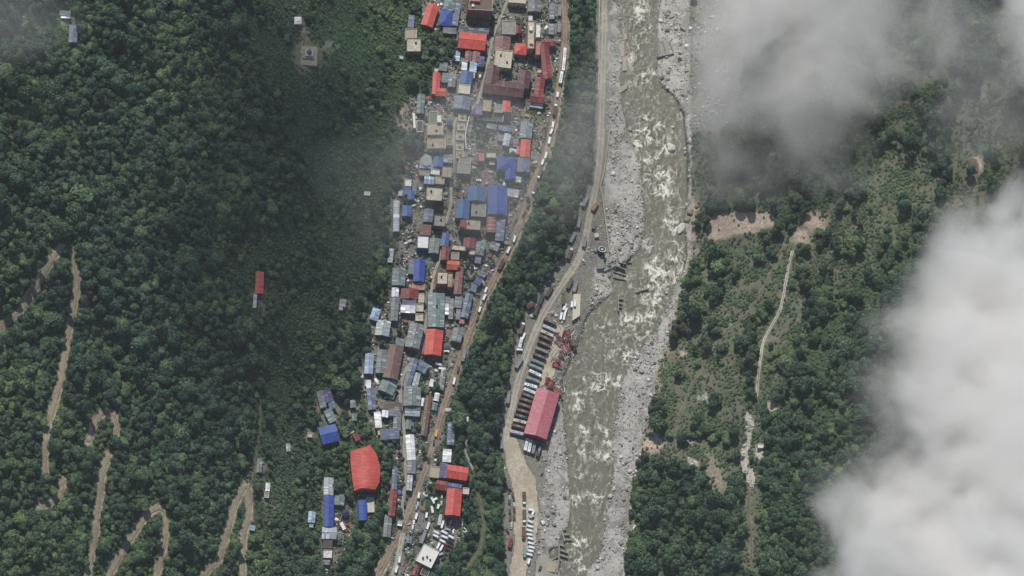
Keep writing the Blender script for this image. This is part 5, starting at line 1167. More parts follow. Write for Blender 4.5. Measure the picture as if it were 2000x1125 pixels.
collapsed('collapsed crimson roofed warehouse, a tangle of beams beside the coach row', 1102, 668,
 [(1105,657,16,22,10,2.2,14,18,'red2'),(1117,666,14,24,-12,1.8,-16,20,'maroon'),(1092,668,14,20,30,1.4,18,-10,'maroon'),(1104,680,14,20,-30,1.8,-14,-14,'red2'),(1115,682,12,16,40,1.2,22,10,'maroon'),(1090,655,10,12,-20,1.2,10,14,'maroon'),(1086,704,18,9,14,1.6,10,-12,'maroon'),(1088,713,20,9,16,1.4,-8,10,'red2'),(1096,697,12,10,24,1.2,20,-12,'maroon')], 100, 15, 26, 3)
collapsed('torn crimson roof fragments at the upper end of the pink warehouse', 1082, 752,
 [(1074,749,18,16,30,5.5,6,14,'red2'),(1088,763,14,18,-35,3,-20,22,'red2'),(1070,741,9,9,10,4,14,-10,'red2')], 40, 10, 12, 5)
for i, (a, b_) in enumerate([(1064,884),(1066,893)]):
    flat_slab('tarpaulin_heap', f'grey tarpaulin heap {"above" if i == 0 else "below"} the end of the coach rank below the pink warehouse', [(a-5,b_-9),(a+5,b_-7),(a+3,b_+6),(a-6,b_+7)], 1.4-.3*i, concrete('stone', .5), 'heap', None, 4)
# rubble of houses under the cloud at the right bank
rr = random.Random(9)
for i, (a, b_) in enumerate([(1393,192),(1399,202),(1386,205),(1405,196),(1394,216),(1410,205),(1399,221),(1419,239),(1384,190),(1408,216),(1366,84),(1372,93),(1362,95)]):
    t = rr.uniform(0, 3.1); L = rr.uniform(4, 8); w_ = rr.uniform(2, 3.5); dx, dy = math.cos(t), math.sin(t)
    pl = [(a-dx*L/2-dy*w_/2, b_-dy*L/2+dx*w_/2), (a+dx*L/2-dy*w_/2, b_+dy*L/2+dx*w_/2), (a+dx*L/2+dy*w_/2, b_+dy*L/2-dx*w_/2), (a-dx*L/2+dy*w_/2, b_-dy*L/2-dx*w_/2)]
    q = flat_slab('wall_fragment', 'pale wall fragment lying in the hazy ruins on the right bank' if i < 10 else 'reddish wall fragment in the hazy ruins above the slatted panel', pl, 1.5, concrete('cream' if i < 10 else 'brick', .2), 'wall fragment', None, 4)
    q['group'] = 'wall fragments in the hazy ruins' if i < 10 else 'reddish fragments'
# boulders one can tell apart
def boulder(cx, cy_, r, label, m='rock', plane=None, sq=(1, 1, .7), seed=0, group=None):
    bm = bmesh.new(); bmesh.ops.create_icosphere(bm, subdivisions=3, radius=1); rr = np.random.default_rng(seed+int(cx))
    ph = rr.uniform(0, 6, 9)
    for v in bm.verts:
        c = v.co; k = 1+.16*math.sin(c.x*2.6+ph[0])*math.cos(c.y*2.2+ph[1])+.10*math.sin(c.z*4+ph[2]+c.x*3)+.06*math.sin(c.y*7+ph[3])
        q = max(-.8, min(.8, c.x*math.cos(ph[4])+c.y*math.sin(ph[4]))); v.co = c*k*(1-.12*abs(q))
        v.co.x *= r*sq[0]; v.co.y *= r*sq[1]; v.co.z *= r*sq[2]
    me = bpy.data.meshes.new('boulder'); bm.to_mesh(me); bm.free(); me.materials.append(M[m])
    x, y, z = P(cx, cy_, r*.5) if plane is None else P(cx, cy_, plane=plane)
    o = bpy.data.objects.new('boulder', me); COL.objects.link(o); o.location = (float(x), float(y), float(z)-(r*.35 if plane is None else 0)); o.rotation_euler = (0, 0, seed*1.3); tag(o, label, 'boulder', group); return o
boulder(1311, 288, 4.0, 'great pale heart shaped boulder in mid river', 'rock', .9, (1, 1.05, .45))
boulder(1331, 446, 3.9, 'flat heart shaped rock slab at the right bank below the brown outcrop', 'rock', .9, (.8, 1.25, .35), 2)
for i, (a, b_, r, lb) in enumerate([(1350,413,3.2,'largest brown outcrop rock on the right bank'),(1344,427,2.6,'brown outcrop rock just below the largest one'),(1356,430,2.2,'brown outcrop rock right of the flat heart shaped slab'),(1342,400,1.6,'pale orange rock above the largest brown outcrop rock'),(1362,402,2.0,'brown rock right of the largest outcrop rock')]): boulder(a, b_, r, lb, 'rock_brown' if i != 3 else 'rock', None, (1, 1.1, .7), i)
for a, b_, r, lb in [(1338,290,1.4,'upper of two round rocks at the right bank beside the mid river boulder'),(1338,297,1.0,'lower of two round rocks at the right bank beside the mid river boulder'),(1314,248,1.3,'single pale rock in the rapids above the great boulder'),(1192,969,2.2,'large pale rock on the right shore of the lower pool'),(1231,920,2.0,'large tan rock on the right gravel near the trees'),(1233,933,1.2,'smaller tan rock below the large one on the right gravel'),(1347,345,1.2,'lone pale rock at the hazy right bank'),(1199,955,1.8,'tall pale rock above the large rock of the lower pool'),(1181,1015,1.0,'small pale rock at the right shore under the lower pool bend'),(1302,572,1.2,'rock in the foam at the right bank below the slanting rapids'),(1262,1000,.1,'x')]:
    if r > .2: boulder(a, b_, r, lb, 'rock', None, (1, 1, .75), int(a))

# ------------------------------------------------------------------ vegetation
def leafmat(name, lo, hi):
    m, nt, b = mat(name, .7); b.inputs['Specular IOR Level'].default_value = .2
    oi = nt.nodes.new('ShaderNodeObjectInfo'); p = wpos(nt)
    c = mixc(nt, ramp(nt, oi.outputs['Random'], [(0, 0), (1, 1)]), lo, hi)
    big = noise(nt, .012, 4, .65, p)
    c = mixc(nt, ramp(nt, big, [(.42, 0), (.60, .75)]), c, (hi[0]*1.4, hi[1]*1.28, hi[2]*1.0))
    sm = noise(nt, 1.1, 4, .7, p)
    c = mixc(nt, 1.0, c, ramp(nt, sm, [(.3, .5), (.72, 1.5)]), 'MULTIPLY')
    nt.links.new(c, b.inputs['Base Color'])
    return m
LEAF = [leafmat('foliage_deep', (.036, .070, .048), (.068, .120, .078)), leafmat('foliage_mid', (.050, .094, .058), (.096, .152, .090)), leafmat('foliage_fresh', (.068, .120, .060), (.125, .185, .095))]
def crown_mesh(name, m, seed, nl=760, tall=1.0, lobes=7, leaf=.15):
    """a crown of unit radius: leaf clumps spread over several uneven lobes"""
    g = np.random.default_rng(seed)
    cen = [np.array([0, 0, .15])]; rad = [.62]
    for i in range(lobes):
        t = g.uniform(0, 6.28); d = g.uniform(.35, .68); cen.append(np.array([d*math.cos(t), d*math.sin(t), g.uniform(-.15, .45)])); rad.append(g.uniform(.26, .48))
    rad = np.array(rad); cen = np.array(cen)
    w_ = rad**2/np.sum(rad**2); k = g.choice(len(rad), nl, p=w_)
    d = g.normal(size=(nl, 3)); d /= np.linalg.norm(d, axis=1)[:, None]; d[:, 2] = np.where(d[:, 2] < -.35, -d[:, 2], d[:, 2])
    pos = cen[k]+d*(rad[k]*g.uniform(.78, 1.08, nl))[:, None]
    nr = d+g.normal(size=(nl, 3))*.55; nr /= np.linalg.norm(nr, axis=1)[:, None]
    a = np.cross(nr, g.normal(size=(nl, 3))); a /= np.linalg.norm(a, axis=1)[:, None]; b = np.cross(nr, a)
    s = g.uniform(.6, 1.25, nl)[:, None]*leaf
    q = np.stack([pos-a*s-b*s*.7, pos+a*s-b*s*.5, pos+a*s*.8+b*s*.8, pos-a*s*.7+b*s*.6], 1).reshape(-1, 3)
    q[:, 2] *= tall
    f = np.arange(nl*4).reshape(-1, 4)
    # inner twiggy mass so the crown is not see-through
    bm = bmesh.new()
    for c, r in zip(cen, rad):
        v0 = len(bm.verts); bmesh.ops.create_icosphere(bm, subdivisions=1, radius=float(r)*.80, matrix=Matrix.Translation(Vector((c[0], c[1], c[2]*tall))))
    iv = np.array([v.co[:] for v in bm.verts]); ifc = [[v.index for v in fc.verts] for fc in (bm.verts.index_update() or bm.faces)]; bm.free()
    iv += g.normal(size=iv.shape)*.05
    verts = np.vstack([q, iv]); n = len(q)
    faces = [tuple(r) for r in f.tolist()]+[tuple(n+i for i in fc) for fc in ifc]
    verts[:, 2] += 1.15*tall
    me = bpy.data.meshes.new(name); me.from_pydata(verts.tolist(), [], faces); me.materials.append(m); me.update(); return me
def trunk_mesh(seed):
    g = random.Random(seed); b = MB(); b.cyl((0, 0, -.6), (.02, .01, .7), .085, .06, 7).cyl((.02, .01, .7), (.05, .0, 1.3), .06, .025, 6)
    for i in range(5):
        t = i*1.26+g.uniform(-.3, .3); z = g.uniform(.45, .8); b.cyl((.02, .01, z), (.5*math.cos(t), .5*math.sin(t), z+g.uniform(.35, .7)), .035, .012, 5)
    o = b.build('trunk', [M['bark']]); me = o.data; bpy.data.objects.remove(o); return me
CROWNS = [crown_mesh('crown', LEAF[i % 3 if i < 6 else 0], 100+i, 820, [1, .9, .85, 1.15, 1.0, .8, 1.5, 1.3][i], [7, 8, 6, 9, 7, 8, 4, 5][i], .105) for i in range(8)]
TRUNK = trunk_mesh(4)
SHRUB = [crown_mesh('foliage', LEAF[1 if i < 2 else 2 if i == 2 else 0], 200+i, 170, .75, 4, .22) for i in range(4)]
block = np.clip(blur(np.maximum.reduce([water, gravel*.9, town, lowr, road*1.4, verge*.9*(1-corridor), bank_all, TAKEN*1.3, rub*.8, ruin]), 1), 0, 1.4)
dirtm = blur(dirt, 1)
low_s = blur(np.clip(lowveg, 0, 1), 14); scr_s = blur(scrub, 5); mea_s = blur(meadow, 3); BLK1 = blur(np.maximum(road*1.3, TAKEN*1.3), 1); BLKT = blur(np.maximum(road*1.3, TAKEN*1.2)*1.0, 1)
townfree = town*np.clip(1-blur(np.maximum(road, TAKEN)*1.5, 2), 0, 1)
def candidates(step, seed, x0=-120, x1=2120, y0=-110, y1=1260):
    g = np.random.default_rng(seed); a, b = np.meshgrid(np.arange(x0, x1, step), np.arange(y0, y1, step*.92))
    a = a+(np.arange(a.shape[0]) % 2)[:, None]*step/2+g.uniform(-.42, .42, a.shape)*step; b = b+g.uniform(-.42, .42, b.shape)*step
    return a.ravel(), b.ravel(), g
pxs, pys, g = candidates(8.0, 5)
blk = msample(block, pxs, pys); lo = msample(low_s, pxs, pys); scv = msample(scr_s, pxs, pys); me_ = msample(mea_s, pxs, pys); di = msample(dirtm, pxs, pys)
clump = fbm(pxs/34, pys/34, 3, 71); gap = fbm(pxs/22, pys/22, 2, 73)
dens = np.ones(pxs.shape)
dens *= np.where(gap < .30, .35, 1)
dens *= 1-lo*np.where(clump > .52, .74, .95); rs = (pxs > 1240) & (pys < 930+(pxs-1240)*-.25); dens *= np.where(rs, np.where(clump > .545, .9, .07), 1); dens *= 1-scv*np.clip(1.5-(clump > .60)*1.1, .15, .93); dens *= 1-me_*.95; dens *= 1-np.clip(di*3, 0, 1)
lefttown = (pxs > 560) & (pxs < 800) & (pys > 640) & (lo > .2); dens[lefttown] = np.maximum(dens[lefttown], .25)
rad = (3.6+14*np.clip(clump-.36, 0, .5)+g.gamma(1.3, 2.3, pxs.shape))*S*.92
nearroad = msample(blur(np.maximum(verge, TAKEN), 2), pxs, pys); rad *= 1-.35*np.clip(nearroad*1.5, 0, 1)
rad *= np.where(pxs > 1240, 1.0, 1.0); rad *= 1-.35*lo
hh = rad*g.uniform(.85, 1.15, pxs.shape)
ofs = [(0, 0), (.9, -2.4), (.9, -4.6), (-1.5, -2.6), (3.0, -2.6), (.4, -1)]
top_ok = np.all([msample(BLKT, pxs+a*hh, pys+b*hh) < .22 for a, b in ofs], 0)
sun_ok = np.all([msample(BLKT, pxs+a*hh, pys+b*hh) < .3 for a, b in [(.5, 1.2), (1.0, 2.4), (1.4, 3.8), (1.8, 4.8)]], 0) & (np.all([msample(BLKT, pxs+a*hh, pys+b*hh) < .3 for a, b in [(2.1, 6.0), (2.6, 7.4)]], 0) | (pxs > 480)) | (g.uniform(size=pxs.shape) < .12)
top_ok &= sun_ok
keep = (blk < .25) & (g.uniform(size=pxs.shape) < dens) & (top_ok | (g.uniform(size=pxs.shape) < .04))
# a few trees inside the town, in its green pockets
tx = np.array([[858,96],[850,104],[868,104],[862,112],[874,98],[880,106],[868,86],[878,92],[860,122],[872,118],[886,118],[890,98],[848,88],[884,82],[890,86],[874,78],[1010,312],[1002,318],[994,306],[986,304],[1012,322],[1000,303],[950,262],[938,250],[930,262],[944,272],[936,280],[926,246],[852,758],[848,752],[858,762],[846,763],[826,758],[830,766],[820,752],[823,763],[812,832],[818,838],[808,844],[754,862],[762,872],[770,866],[742,870],[750,880],[764,880],[752,928],[756,940],[748,936],[754,955],[750,968],[748,985],[760,870],[778,878],[825,878],[828,888],[920,560],[893,530],[905,530],[912,520],[745,672],[766,672],[772,662],[760,660],[756,680],[815,632],[808,636],[790,640],[778,648],[797,646],[1030,388],[1003,395],[792,395],[785,440]])
gx = np.concatenate([pxs[keep], tx[:, 0]]); gy = np.concatenate([pys[keep], tx[:, 1]]); gr = np.concatenate([rad[keep], g.uniform(1.7, 3.0, len(tx))])
X, Y, Z = P(gx, gy); gi = g.integers(0, 8, len(gx)); gi = np.where((gx > 1240) & (g.uniform(size=len(gx)) < .45), 6+(gi % 2), gi); gz = g.uniform(0, 6.28, len(gx))
inframe = (gx > 10) & (gx < 1990) & (gy > 15) & (gy < 1118) & ~((gx > 1700) & (gy > 640)) & ~((gx > 1380) & (gx < 1700) & (gy < 300))
order = np.argsort(-gr*inframe)[:300]; big = np.zeros(len(gx), bool); big[order] = True
print('trees', len(gx))
REG = [('large tree in the dense forest on the left hillside', 'large trees of the left hillside forest'), ('large tree in the wooded strip between the two long roads', 'large trees of the wooded strip'), ('large tree on the right bank slope east of the river', 'large trees of the right bank slope'), ('large tree in green pockets among the town houses', 'large trees among the houses')]
protos = {}
def tree(i):
    k = int(gi[i]); s = float(gr[i]); o = empty('tree', (float(X[i]), float(Y[i]), float(Z[i])-.2*s), float(gz[i])); o.scale = (s, s, s)
    r = 2 if gx[i] > 1200 else 1 if msample(corridor, np.array([gx[i]]), np.array([gy[i]]))[0] > .5 else 3 if (gx[i] > 600) else 0
    bd = 'top' if gy[i] < 375 else 'middle' if gy[i] < 750 else 'bottom'; tag(o, f'{REG[r][0]}, {bd} third of the photo', 'tree', REG[r][1]+', '+bd)
    c = bpy.data.objects.new('crown', CROWNS[k]); COL.objects.link(c); c.parent = o
    t = bpy.data.objects.new('trunk', TRUNK); COL.objects.link(t); t.parent = o
    protos.setdefault(k, c); protos.setdefault('trunk', t)
for i in order: tree(i)
# a shrub of each kind, standing free, also lends its foliage to the ground cover
shrub_src = []
for i, (a, b_, s, lb) in enumerate([(1384, 478, 1.5, 'single rounded shrub on the olive scrub below the pale bare field'), (1420, 500, 1.4, 'dark low shrub right of centre on the olive scrub'), (1472, 470, 1.3, 'fresh green shrub near the tracks below the bare field'), (1440, 520, 1.6, 'deep green shrub at the lower edge of the olive scrub')]):
    x, y, z = P(a, b_); o = empty('shrub', (float(x), float(y), float(z))); o.scale = (s, s, s); tag(o, lb, 'shrub')
    c = bpy.data.objects.new('foliage', SHRUB[i]); COL.objects.link(c); c.parent = o; shrub_src.append(c)
def scatter(name, pts, scl, rot, idx, src, kind, label, cat, extra=None):
    me = bpy.data.meshes.new(name); me.vertices.add(len(pts)); me.vertices.foreach_set('co', pts.astype('f').ravel())
    for nm, a, ty in (('sc', scl, 'FLOAT'), ('rz', rot, 'FLOAT'), ('ix', idx, 'INT')):
        t = me.attributes.new(nm, ty, 'POINT'); t.data.foreach_set('value', a.astype('i' if ty == 'INT' else 'f'))
    o = bpy.data.objects.new(name, me); COL.objects.link(o); tag(o, label, cat, None, kind)
    ng = bpy.data.node_groups.new(name, 'GeometryNodeTree'); ng.interface.new_socket('Geometry', in_out='INPUT', socket_type='NodeSocketGeometry'); ng.interface.new_socket('Geometry', in_out='OUTPUT', socket_type='NodeSocketGeometry')
    n = ng.nodes; l = ng.links; gin = n.new('NodeGroupInput'); gout = n.new('NodeGroupOutput')
    def na(nm, ty):
        q = n.new('GeometryNodeInputNamedAttribute'); q.data_type = ty; q.inputs['Name'].default_value = nm; return q.outputs['Attribute']
    join = n.new('GeometryNodeJoinGeometry'); 
    for s_ in reversed(src):
        oi = n.new('GeometryNodeObjectInfo'); oi.inputs['Object'].default_value = s_; oi.inputs['As Instance'].default_value = True; oi.transform_space = 'ORIGINAL'; l.new(oi.outputs['Geometry'], join.inputs[0])
    cx = n.new('ShaderNodeCombineXYZ'); l.new(na('rz', 'FLOAT'), cx.inputs[2])
    outs = []
    iop = n.new('GeometryNodeInstanceOnPoints'); l.new(gin.outputs[0], iop.inputs['Points']); l.new(join.outputs[0], iop.inputs['Instance']); iop.inputs['Pick Instance'].default_value = True
    l.new(na('ix', 'INT'), iop.inputs['Instance Index']); l.new(cx.outputs[0], iop.inputs['Rotation']); l.new(na('sc', 'FLOAT'), iop.inputs['Scale']); outs.append(iop)
    if extra is not None:
        oi = n.new('GeometryNodeObjectInfo'); oi.inputs['Object'].default_value = extra; oi.inputs['As Instance'].default_value = True; oi.transform_space = 'ORIGINAL'
        io2 = n.new('GeometryNodeInstanceOnPoints'); l.new(gin.outputs[0], io2.inputs['Points']); l.new(oi.outputs['Geometry'], io2.inputs['Instance']); l.new(cx.outputs[0], io2.inputs['Rotation']); l.new(na('sc', 'FLOAT'), io2.inputs['Scale']); outs.append(io2)
    j2 = n.new('GeometryNodeJoinGeometry')
    for q in outs: l.new(q.outputs[0], j2.inputs[0])
    l.new(j2.outputs[0], gout.inputs[0])
    md = o.modifiers.new('scatter', 'NODES'); md.node_group = ng; return o
ks = sorted(k for k in protos if k != 'trunk'); mp = {k: i for i, k in enumerate(ks)}
r_ = ~big
ii = np.array([mp.get(int(k), 0) for k in gi[r_]])
scatter('forest', np.stack([X[r_], Y[r_], Z[r_]-.2*gr[r_]], 1), gr[r_], gz[r_], ii, [protos[k] for k in ks], 'stuff', 'the rest of the dense green forest covering both hillsides', 'forest', protos['trunk'])
# undergrowth and scrub
sx, sy, g = candidates(4.6, 8)
blk = msample(block, sx, sy); scv = msample(scr_s, sx, sy); lo = msample(low_s, sx, sy); di = msample(dirtm, sx, sy); me_ = msample(mea_s, sx, sy); tf = msample(townfree, sx, sy)
cl = fbm(sx/16, sy/16, 3, 81)
d = .45+.5*lo+np.where((sx > 1240), .18, 0)+np.where(scv > .4, np.clip((cl-.50)*5, -.40, .3), 0)
d = d*(1-np.clip(di*1.6, 0, .95))*(1-me_*.40)
inside = (tf > .5) & (cl > .53) & (g.uniform(size=sx.shape) < .5)
keep = ((blk < .3) & (g.uniform(size=sx.shape) < d)) | inside
keep &= msample(BLKT, sx, sy-2) < .4
sr = ((.60+1.15*g.beta(2, 3, sx.shape))*(1-.12*lo))[keep]; sx = sx[keep]; sy = sy[keep]; a, b_, c = P(sx, sy)
print('shrubs', len(sx))
scatter('undergrowth', np.stack([a, b_, c-.35*sr], 1), sr, g.uniform(0, 6.28, len(sx)), g.integers(0, 4, len(sx)), shrub_src, 'stuff', 'low shrubs and undergrowth covering the slopes', 'undergrowth')

# ------------------------------------------------------------------ stones and clutter, thousands of pieces in one mesh each
ICO = bmesh.new(); bmesh.ops.create_icosphere(ICO, subdivisions=1, radius=1); ICO.verts.index_update()
IV = np.array([v.co[:] for v in ICO.verts]); IF = np.array([[v.index for v in f.verts] for f in ICO.faces]); ICO.free()
IF = IF; BV = np.array([[x, y, z] for z in (-1, 1) for y in (-1, 1) for x in (-1, 1)], float); BF = np.array([[4, 5, 7, 6], [0, 2, 3, 1], [0, 1, 5, 4], [1, 3, 7, 5], [3, 2, 6, 7], [2, 0, 4, 6]])
def pieces(name, pts, size, base, faces, jit, tone, m, label, cat):
    g = np.random.default_rng(3); n = len(pts); k = len(base)
    v = base[None]*(1+g.normal(size=(n, k, 1))*jit)*size[:, None, :]; t = g.uniform(0, 6.28, n); c, s = np.cos(t)[:, None], np.sin(t)[:, None]
    v = np.stack([v[..., 0]*c-v[..., 1]*s, v[..., 0]*s+v[..., 1]*c, v[..., 2]], -1)+pts[:, None]
    f = faces[None]+(np.arange(n)*k)[:, None, None]; fs = faces.shape[1]
    me = bpy.data.meshes.new(name); me.vertices.add(n*k); me.vertices.foreach_set('co', v.astype('f').ravel())
    me.loops.add(f.size); me.loops.foreach_set('vertex_index', f.ravel().astype('i')); me.polygons.add(f.size//fs); me.polygons.foreach_set('loop_start', (np.arange(f.size//fs)*fs).astype('i')); me.update(calc_edges=True)
    for nm, a in tone.items():
        q = me.attributes.new(nm, 'FLOAT', 'POINT'); q.data.foreach_set('value', np.repeat(a, k).astype('f'))
    me.materials.append(m); o = bpy.data.objects.new(name, me); COL.objects.link(o); tag(o, label, cat, None, 'stuff'); return o
sx, sy, g = candidates(2.3, 12, 1000, 1480, -60, 1180)
gv = msample(gravel, sx, sy)+msample(ruin, sx, sy)*.55+msample(blur(bankdirt, 1), sx, sy)*.35+msample(rub, sx, sy)*.8+np.clip(msample(blur(water, 5), sx, sy)*1.5, 0, .5)+msample(blur(lowr*np.clip(1-road*1.5-TAKEN, 0, 1)*(GX > 1050), 1), sx, sy)*.3
gv = gv*(.35+1.0*(fbm(sx/20, sy/26, 3, 91) > .42)); shore = msample(blur(water, 2), sx, sy); keep = (g.uniform(size=sx.shape) < gv) & (shore < .75) & (msample(TAKEN, sx, sy) < .3) & (msample(road, sx, sy) < .3)
sx, sy = sx[keep], sy[keep]; a, b_, c = P(sx, sy); sz = .26+.22*g.pareto(2.5, len(sx)); sz = np.clip(sz, .26, 1.9)*(1-.35*(fbm(sx/30, sy/30, 2, 17) > .55))
sm, nt, bb = mat('river_stone', .9); t = attr(nt, 'tone'); bb.inputs['Specular IOR Level'].default_value = .15
cc = ramp(nt, t, [(0, (.07, .066, .055)), (.35, (.22, .21, .18)), (.75, (.48, .46, .42)), (1, (.72, .70, .65))]); nt.links.new(mixc(nt, 1.0, cc, ramp(nt, noise(nt, 1.5, 4, .7, wpos(nt)), [(.3, .75), (.7, 1.2)]), 'MULTIPLY'), bb.inputs['Base Color'])
print('stones', len(sx))
pieces('river_stones', np.stack([a, b_, c+sz*.15], 1), np.stack([sz*1.15, sz*.9, sz*.75], 1), IV, IF, .16, {'tone': g.beta(2, 1.8, len(sx))}, sm, 'grey river stones heaped over the gravel bars', 'stones')
# loose things lying about town: crates, scrap, drums, tarpaulins too small and many to count
sx, sy, g = candidates(3.6, 14, 590, 1110, -40, 1160)
tv = townfree; k1 = msample(tv, sx, sy)*(.20+.65*(fbm(sx/12, sy/12, 3, 95) > .5))+msample(blur(lowr*np.clip(1-road*1.5-TAKEN, 0, 1), 1), sx, sy)*.10
keep = (g.uniform(size=sx.shape) < k1) & (msample(road, sx, sy) < .2) & (msample(TAKEN, sx, sy) < .25); sx, sy = sx[keep], sy[keep]; a, b_, c = P(sx, sy); s0 = np.clip(.3+.35*g.pareto(2.5, len(sx)), .3, 1.6)
cm, nt, bb = mat('clutter_mixed', .8); n_ = nt.nodes.new('ShaderNodeValToRGB'); n_.color_ramp.interpolation = 'CONSTANT'; nt.links.new(attr(nt, 'tone'), n_.inputs[0]); e = n_.color_ramp.elements
for i, (p_, c_) in enumerate([(0, (.05, .05, .05)), (.22, (.16, .14, .12)), (.45, (.28, .26, .22)), (.62, (.22, .10, .07)), (.70, (.42, .40, .35)), (.85, (.70, .70, .68)), (.95, (.08, .13, .30)), (.975, (.40, .06, .04))]):
    q = e[i] if i < 2 else e.new(p_); q.position = p_; q.color = (*c_, 1)
nt.links.new(n_.outputs[0], bb.inputs['Base Color'])
print('clutter', len(sx))
pieces('yard_clutter', np.stack([a, b_, c+.1], 1), np.stack([s0*g.uniform(.6, 1.8, len(sx)), s0*g.uniform(.4, 1, len(sx)), s0*g.uniform(.3, .8, len(sx))], 1), BV, BF, .04, {'tone': g.uniform(0, 1, len(sx))}, cm, 'crates, scrap and litter lying about the yards of the town', 'clutter')

HAZE = 1.6e-5

# ------------------------------------------------------------------ clouds drifting low over the valley
def cloudmat(name, k, a, b, c, scale, det=5, anis=.2):
    m = bpy.data.materials.new(name); m.use_nodes = True; nt = m.node_tree; nt.nodes.remove(nt.nodes['Principled BSDF'])
    v = nt.nodes.new('ShaderNodeVolumePrincipled'); v.inputs['Color'].default_value = (1, .985, .955, 1); v.inputs['Anisotropy'].default_value = anis
    nt.links.new(v.outputs[0], nt.nodes['Material Output'].inputs['Volume'])
    tc = nt.nodes.new('ShaderNodeTexCoord'); ln = nt.nodes.new('ShaderNodeVectorMath'); ln.operation = 'LENGTH'
    wn = nt.nodes.new('ShaderNodeTexNoise'); wn.inputs['Scale'].default_value = .011; wn.inputs['Detail'].default_value = 2; nt.links.new(wpos(nt), wn.inputs['Vector'])
    wv = nt.nodes.new('ShaderNodeVectorMath'); wv.operation = 'MULTIPLY_ADD'; nt.links.new(wn.outputs['Color'], wv.inputs[0]); wv.inputs[1].default_value = (1.3, 1.3, .6); wv.inputs[2].default_value = (-.65, -.65, -.3)
    ws = nt.nodes.new('ShaderNodeVectorMath'); ws.operation = 'ADD'; nt.links.new(tc.outputs['Object'], ws.inputs[0]); nt.links.new(wv.outputs[0], ws.inputs[1]); nt.links.new(ws.outputs[0], ln.inputs[0])
    l0 = nt.nodes.new('ShaderNodeVectorMath'); l0.operation = 'LENGTH'; nt.links.new(tc.outputs['Object'], l0.inputs[0])
    rim = math_(nt, 'MINIMUM', math_(nt, 'MULTIPLY', math_(nt, 'SUBTRACT', .97, l0.outputs['Value']), 3.5), 1.0); rim = math_(nt, 'MAXIMUM', rim, 0.0)
    base = math_(nt, 'SUBTRACT', 1.0, ln.outputs['Value'])
    n = noise(nt, scale, det, .58, wpos(nt), .35)
    d = math_(nt, 'MULTIPLY_ADD', base, a, math_(nt, 'MULTIPLY_ADD', n, b, -.5*b-c))
    d = math_(nt, 'MULTIPLY', rim, d)
    d = math_(nt, 'MULTIPLY', math_(nt, 'MINIMUM', math_(nt, 'MAXIMUM', d, 0.0), 1.0), k)
    nt.links.new(d, v.inputs['Density']); return m
_bank = {}
def cloud(cx, cy_, rx, ry, label, k=.05, a=1.6, b=2.2, c=.1, z=195, th=34, ang=0, scale=.02, name='cloud'):
    x, y, zz = P(cx, cy_, plane=z)
    bm = bmesh.new(); bmesh.ops.create_icosphere(bm, subdivisions=3, radius=1.0); me = bpy.data.meshes.new(name); bm.to_mesh(me); bm.free()
    o = bpy.data.objects.new(name, me); COL.objects.link(o); o.location = (float(x), float(y), z); o.scale = (rx*S, ry*S*1.08, th); o.rotation_euler = (0, 0, R(-ang))
    kk = (k, a, b, c, scale)
    if kk not in _bank: _bank[kk] = cloudmat('cloud_vapour', *kk)
    me.materials.append(_bank[kk]); tag(o, label, 'cloud'); return o
cloud(2125, 810, 430, 500, 'thickest bright white cloud bank filling the lower right', .13, 2.2, 3.8, .10, 175, 52, -8, .019)
cloud(1930, 1170, 420, 270, 'pale cloud tongue at the bottom right edge', .12, 2.4, 3.6, .12, 165, 42, 30, .019)
cloud(1840, 740, 230, 250, 'torn thin rim left of the thickest cloud bank', .016, 1.6, 3.4, .06, 160, 30, 30, .02)
cloud(1730, 950, 180, 250, 'thin smoky fringe above the pale bottom right cloud', .011, 1.6, 3.4, .10, 150, 26, 30, .02)
cloud(1460, 90, 190, 310, 'grey drifting cloud over the ruined right bank', .036, 1.7, 4.0, .10, 74, 22, 15, .015)
cloud(1640, 20, 340, 250, 'wide grey cloud veil over the upper right slope', .036, 1.7, 4.2, .10, 96, 24, 25, .014)
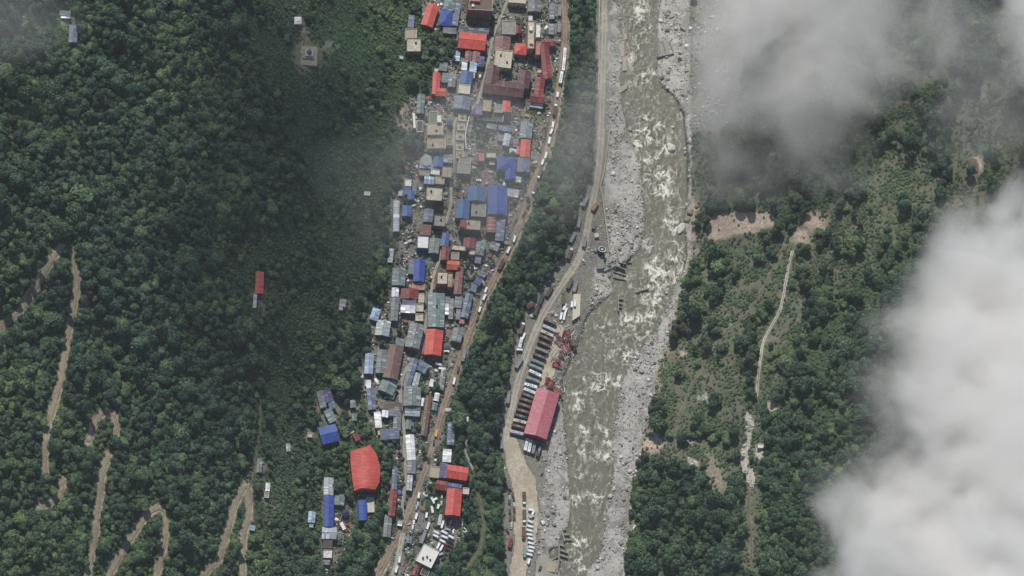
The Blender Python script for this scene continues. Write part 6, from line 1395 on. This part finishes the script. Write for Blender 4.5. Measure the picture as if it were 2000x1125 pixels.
cloud(1450, 290, 160, 170, 'lower grey wisp above the bare pink field', .016, 1.7, 4.0, .10, 58, 15, 30, .016)
cloud(1610, 250, 220, 150, 'smoky shred in the middle of the upper right slope', .020, 1.7, 4.2, .12, 84, 17, 35, .016)
cloud(1900, 60, 260, 180, 'thin veil over the top right slope', .010, 1.6, 3.6, .12, 150, 22, 20, .016)
cloud(2050, 80, 130, 190, 'small bright cloud at the top right corner', .06, 2.2, 3.2, .08, 180, 30, 0, .018)
cloud(1940, 230, 220, 100, 'faint grey streak between the top right corner and the lower cloud bank', .012, 1.6, 3.6, .10, 155, 18, -20, .018)
cloud(1150, 235, 90, 260, 'faint smoky wisp over the upper riverside road', .013, 1.5, 3.4, .08, 50, 18, 10, .016)
cloud(925, 320, 230, 240, 'very faint haze patch over the middle of the town', .010, 1.4, 3.0, .05, 58, 20, 0, .014)
cloud(710, 370, 150, 190, 'faint wisp over the bushes left of the middle town', .004, 1.4, 3.4, .10, 90, 22, 10, .014)
cloud(10, 20, 200, 140, 'faint grey veil at the top left corner', .009, 1.5, 3.2, .1, 205, 20, -20, .016)
# unseen higher cloud, added beyond the view's top to shade the left hillside
x, y, z = P(560, 430); q = 430/math.tan(SUN_EL); px_, py_ = proj(np.array(float(x)-SHD[0]*q), np.array(float(y)-SHD[1]*q), np.array(460.))
cloud(float(px_), float(py_), 250, 560, 'unseen cloud added beyond the top edge to shade the left hillside', .019, 2.2, 1.8, -.05, 460, 45, 14, .010)
# the air itself: even, faint haze from just under the ground to just above the camera
b = MB(); b.box(-8800, 8800, -8800, 8800, -7.5, 2850); hm = bpy.data.materials.new('air'); hm.use_nodes = True; nt = hm.node_tree; nt.nodes.remove(nt.nodes['Principled BSDF'])
v = nt.nodes.new('ShaderNodeVolumePrincipled'); v.inputs['Color'].default_value = (.93, .98, 1, 1); v.inputs['Density'].default_value = HAZE; nt.links.new(v.outputs[0], nt.nodes['Material Output'].inputs['Volume'])
o = b.build('haze', [hm]); tag(o, 'thin even haze over the whole valley', 'haze', None, 'stuff')
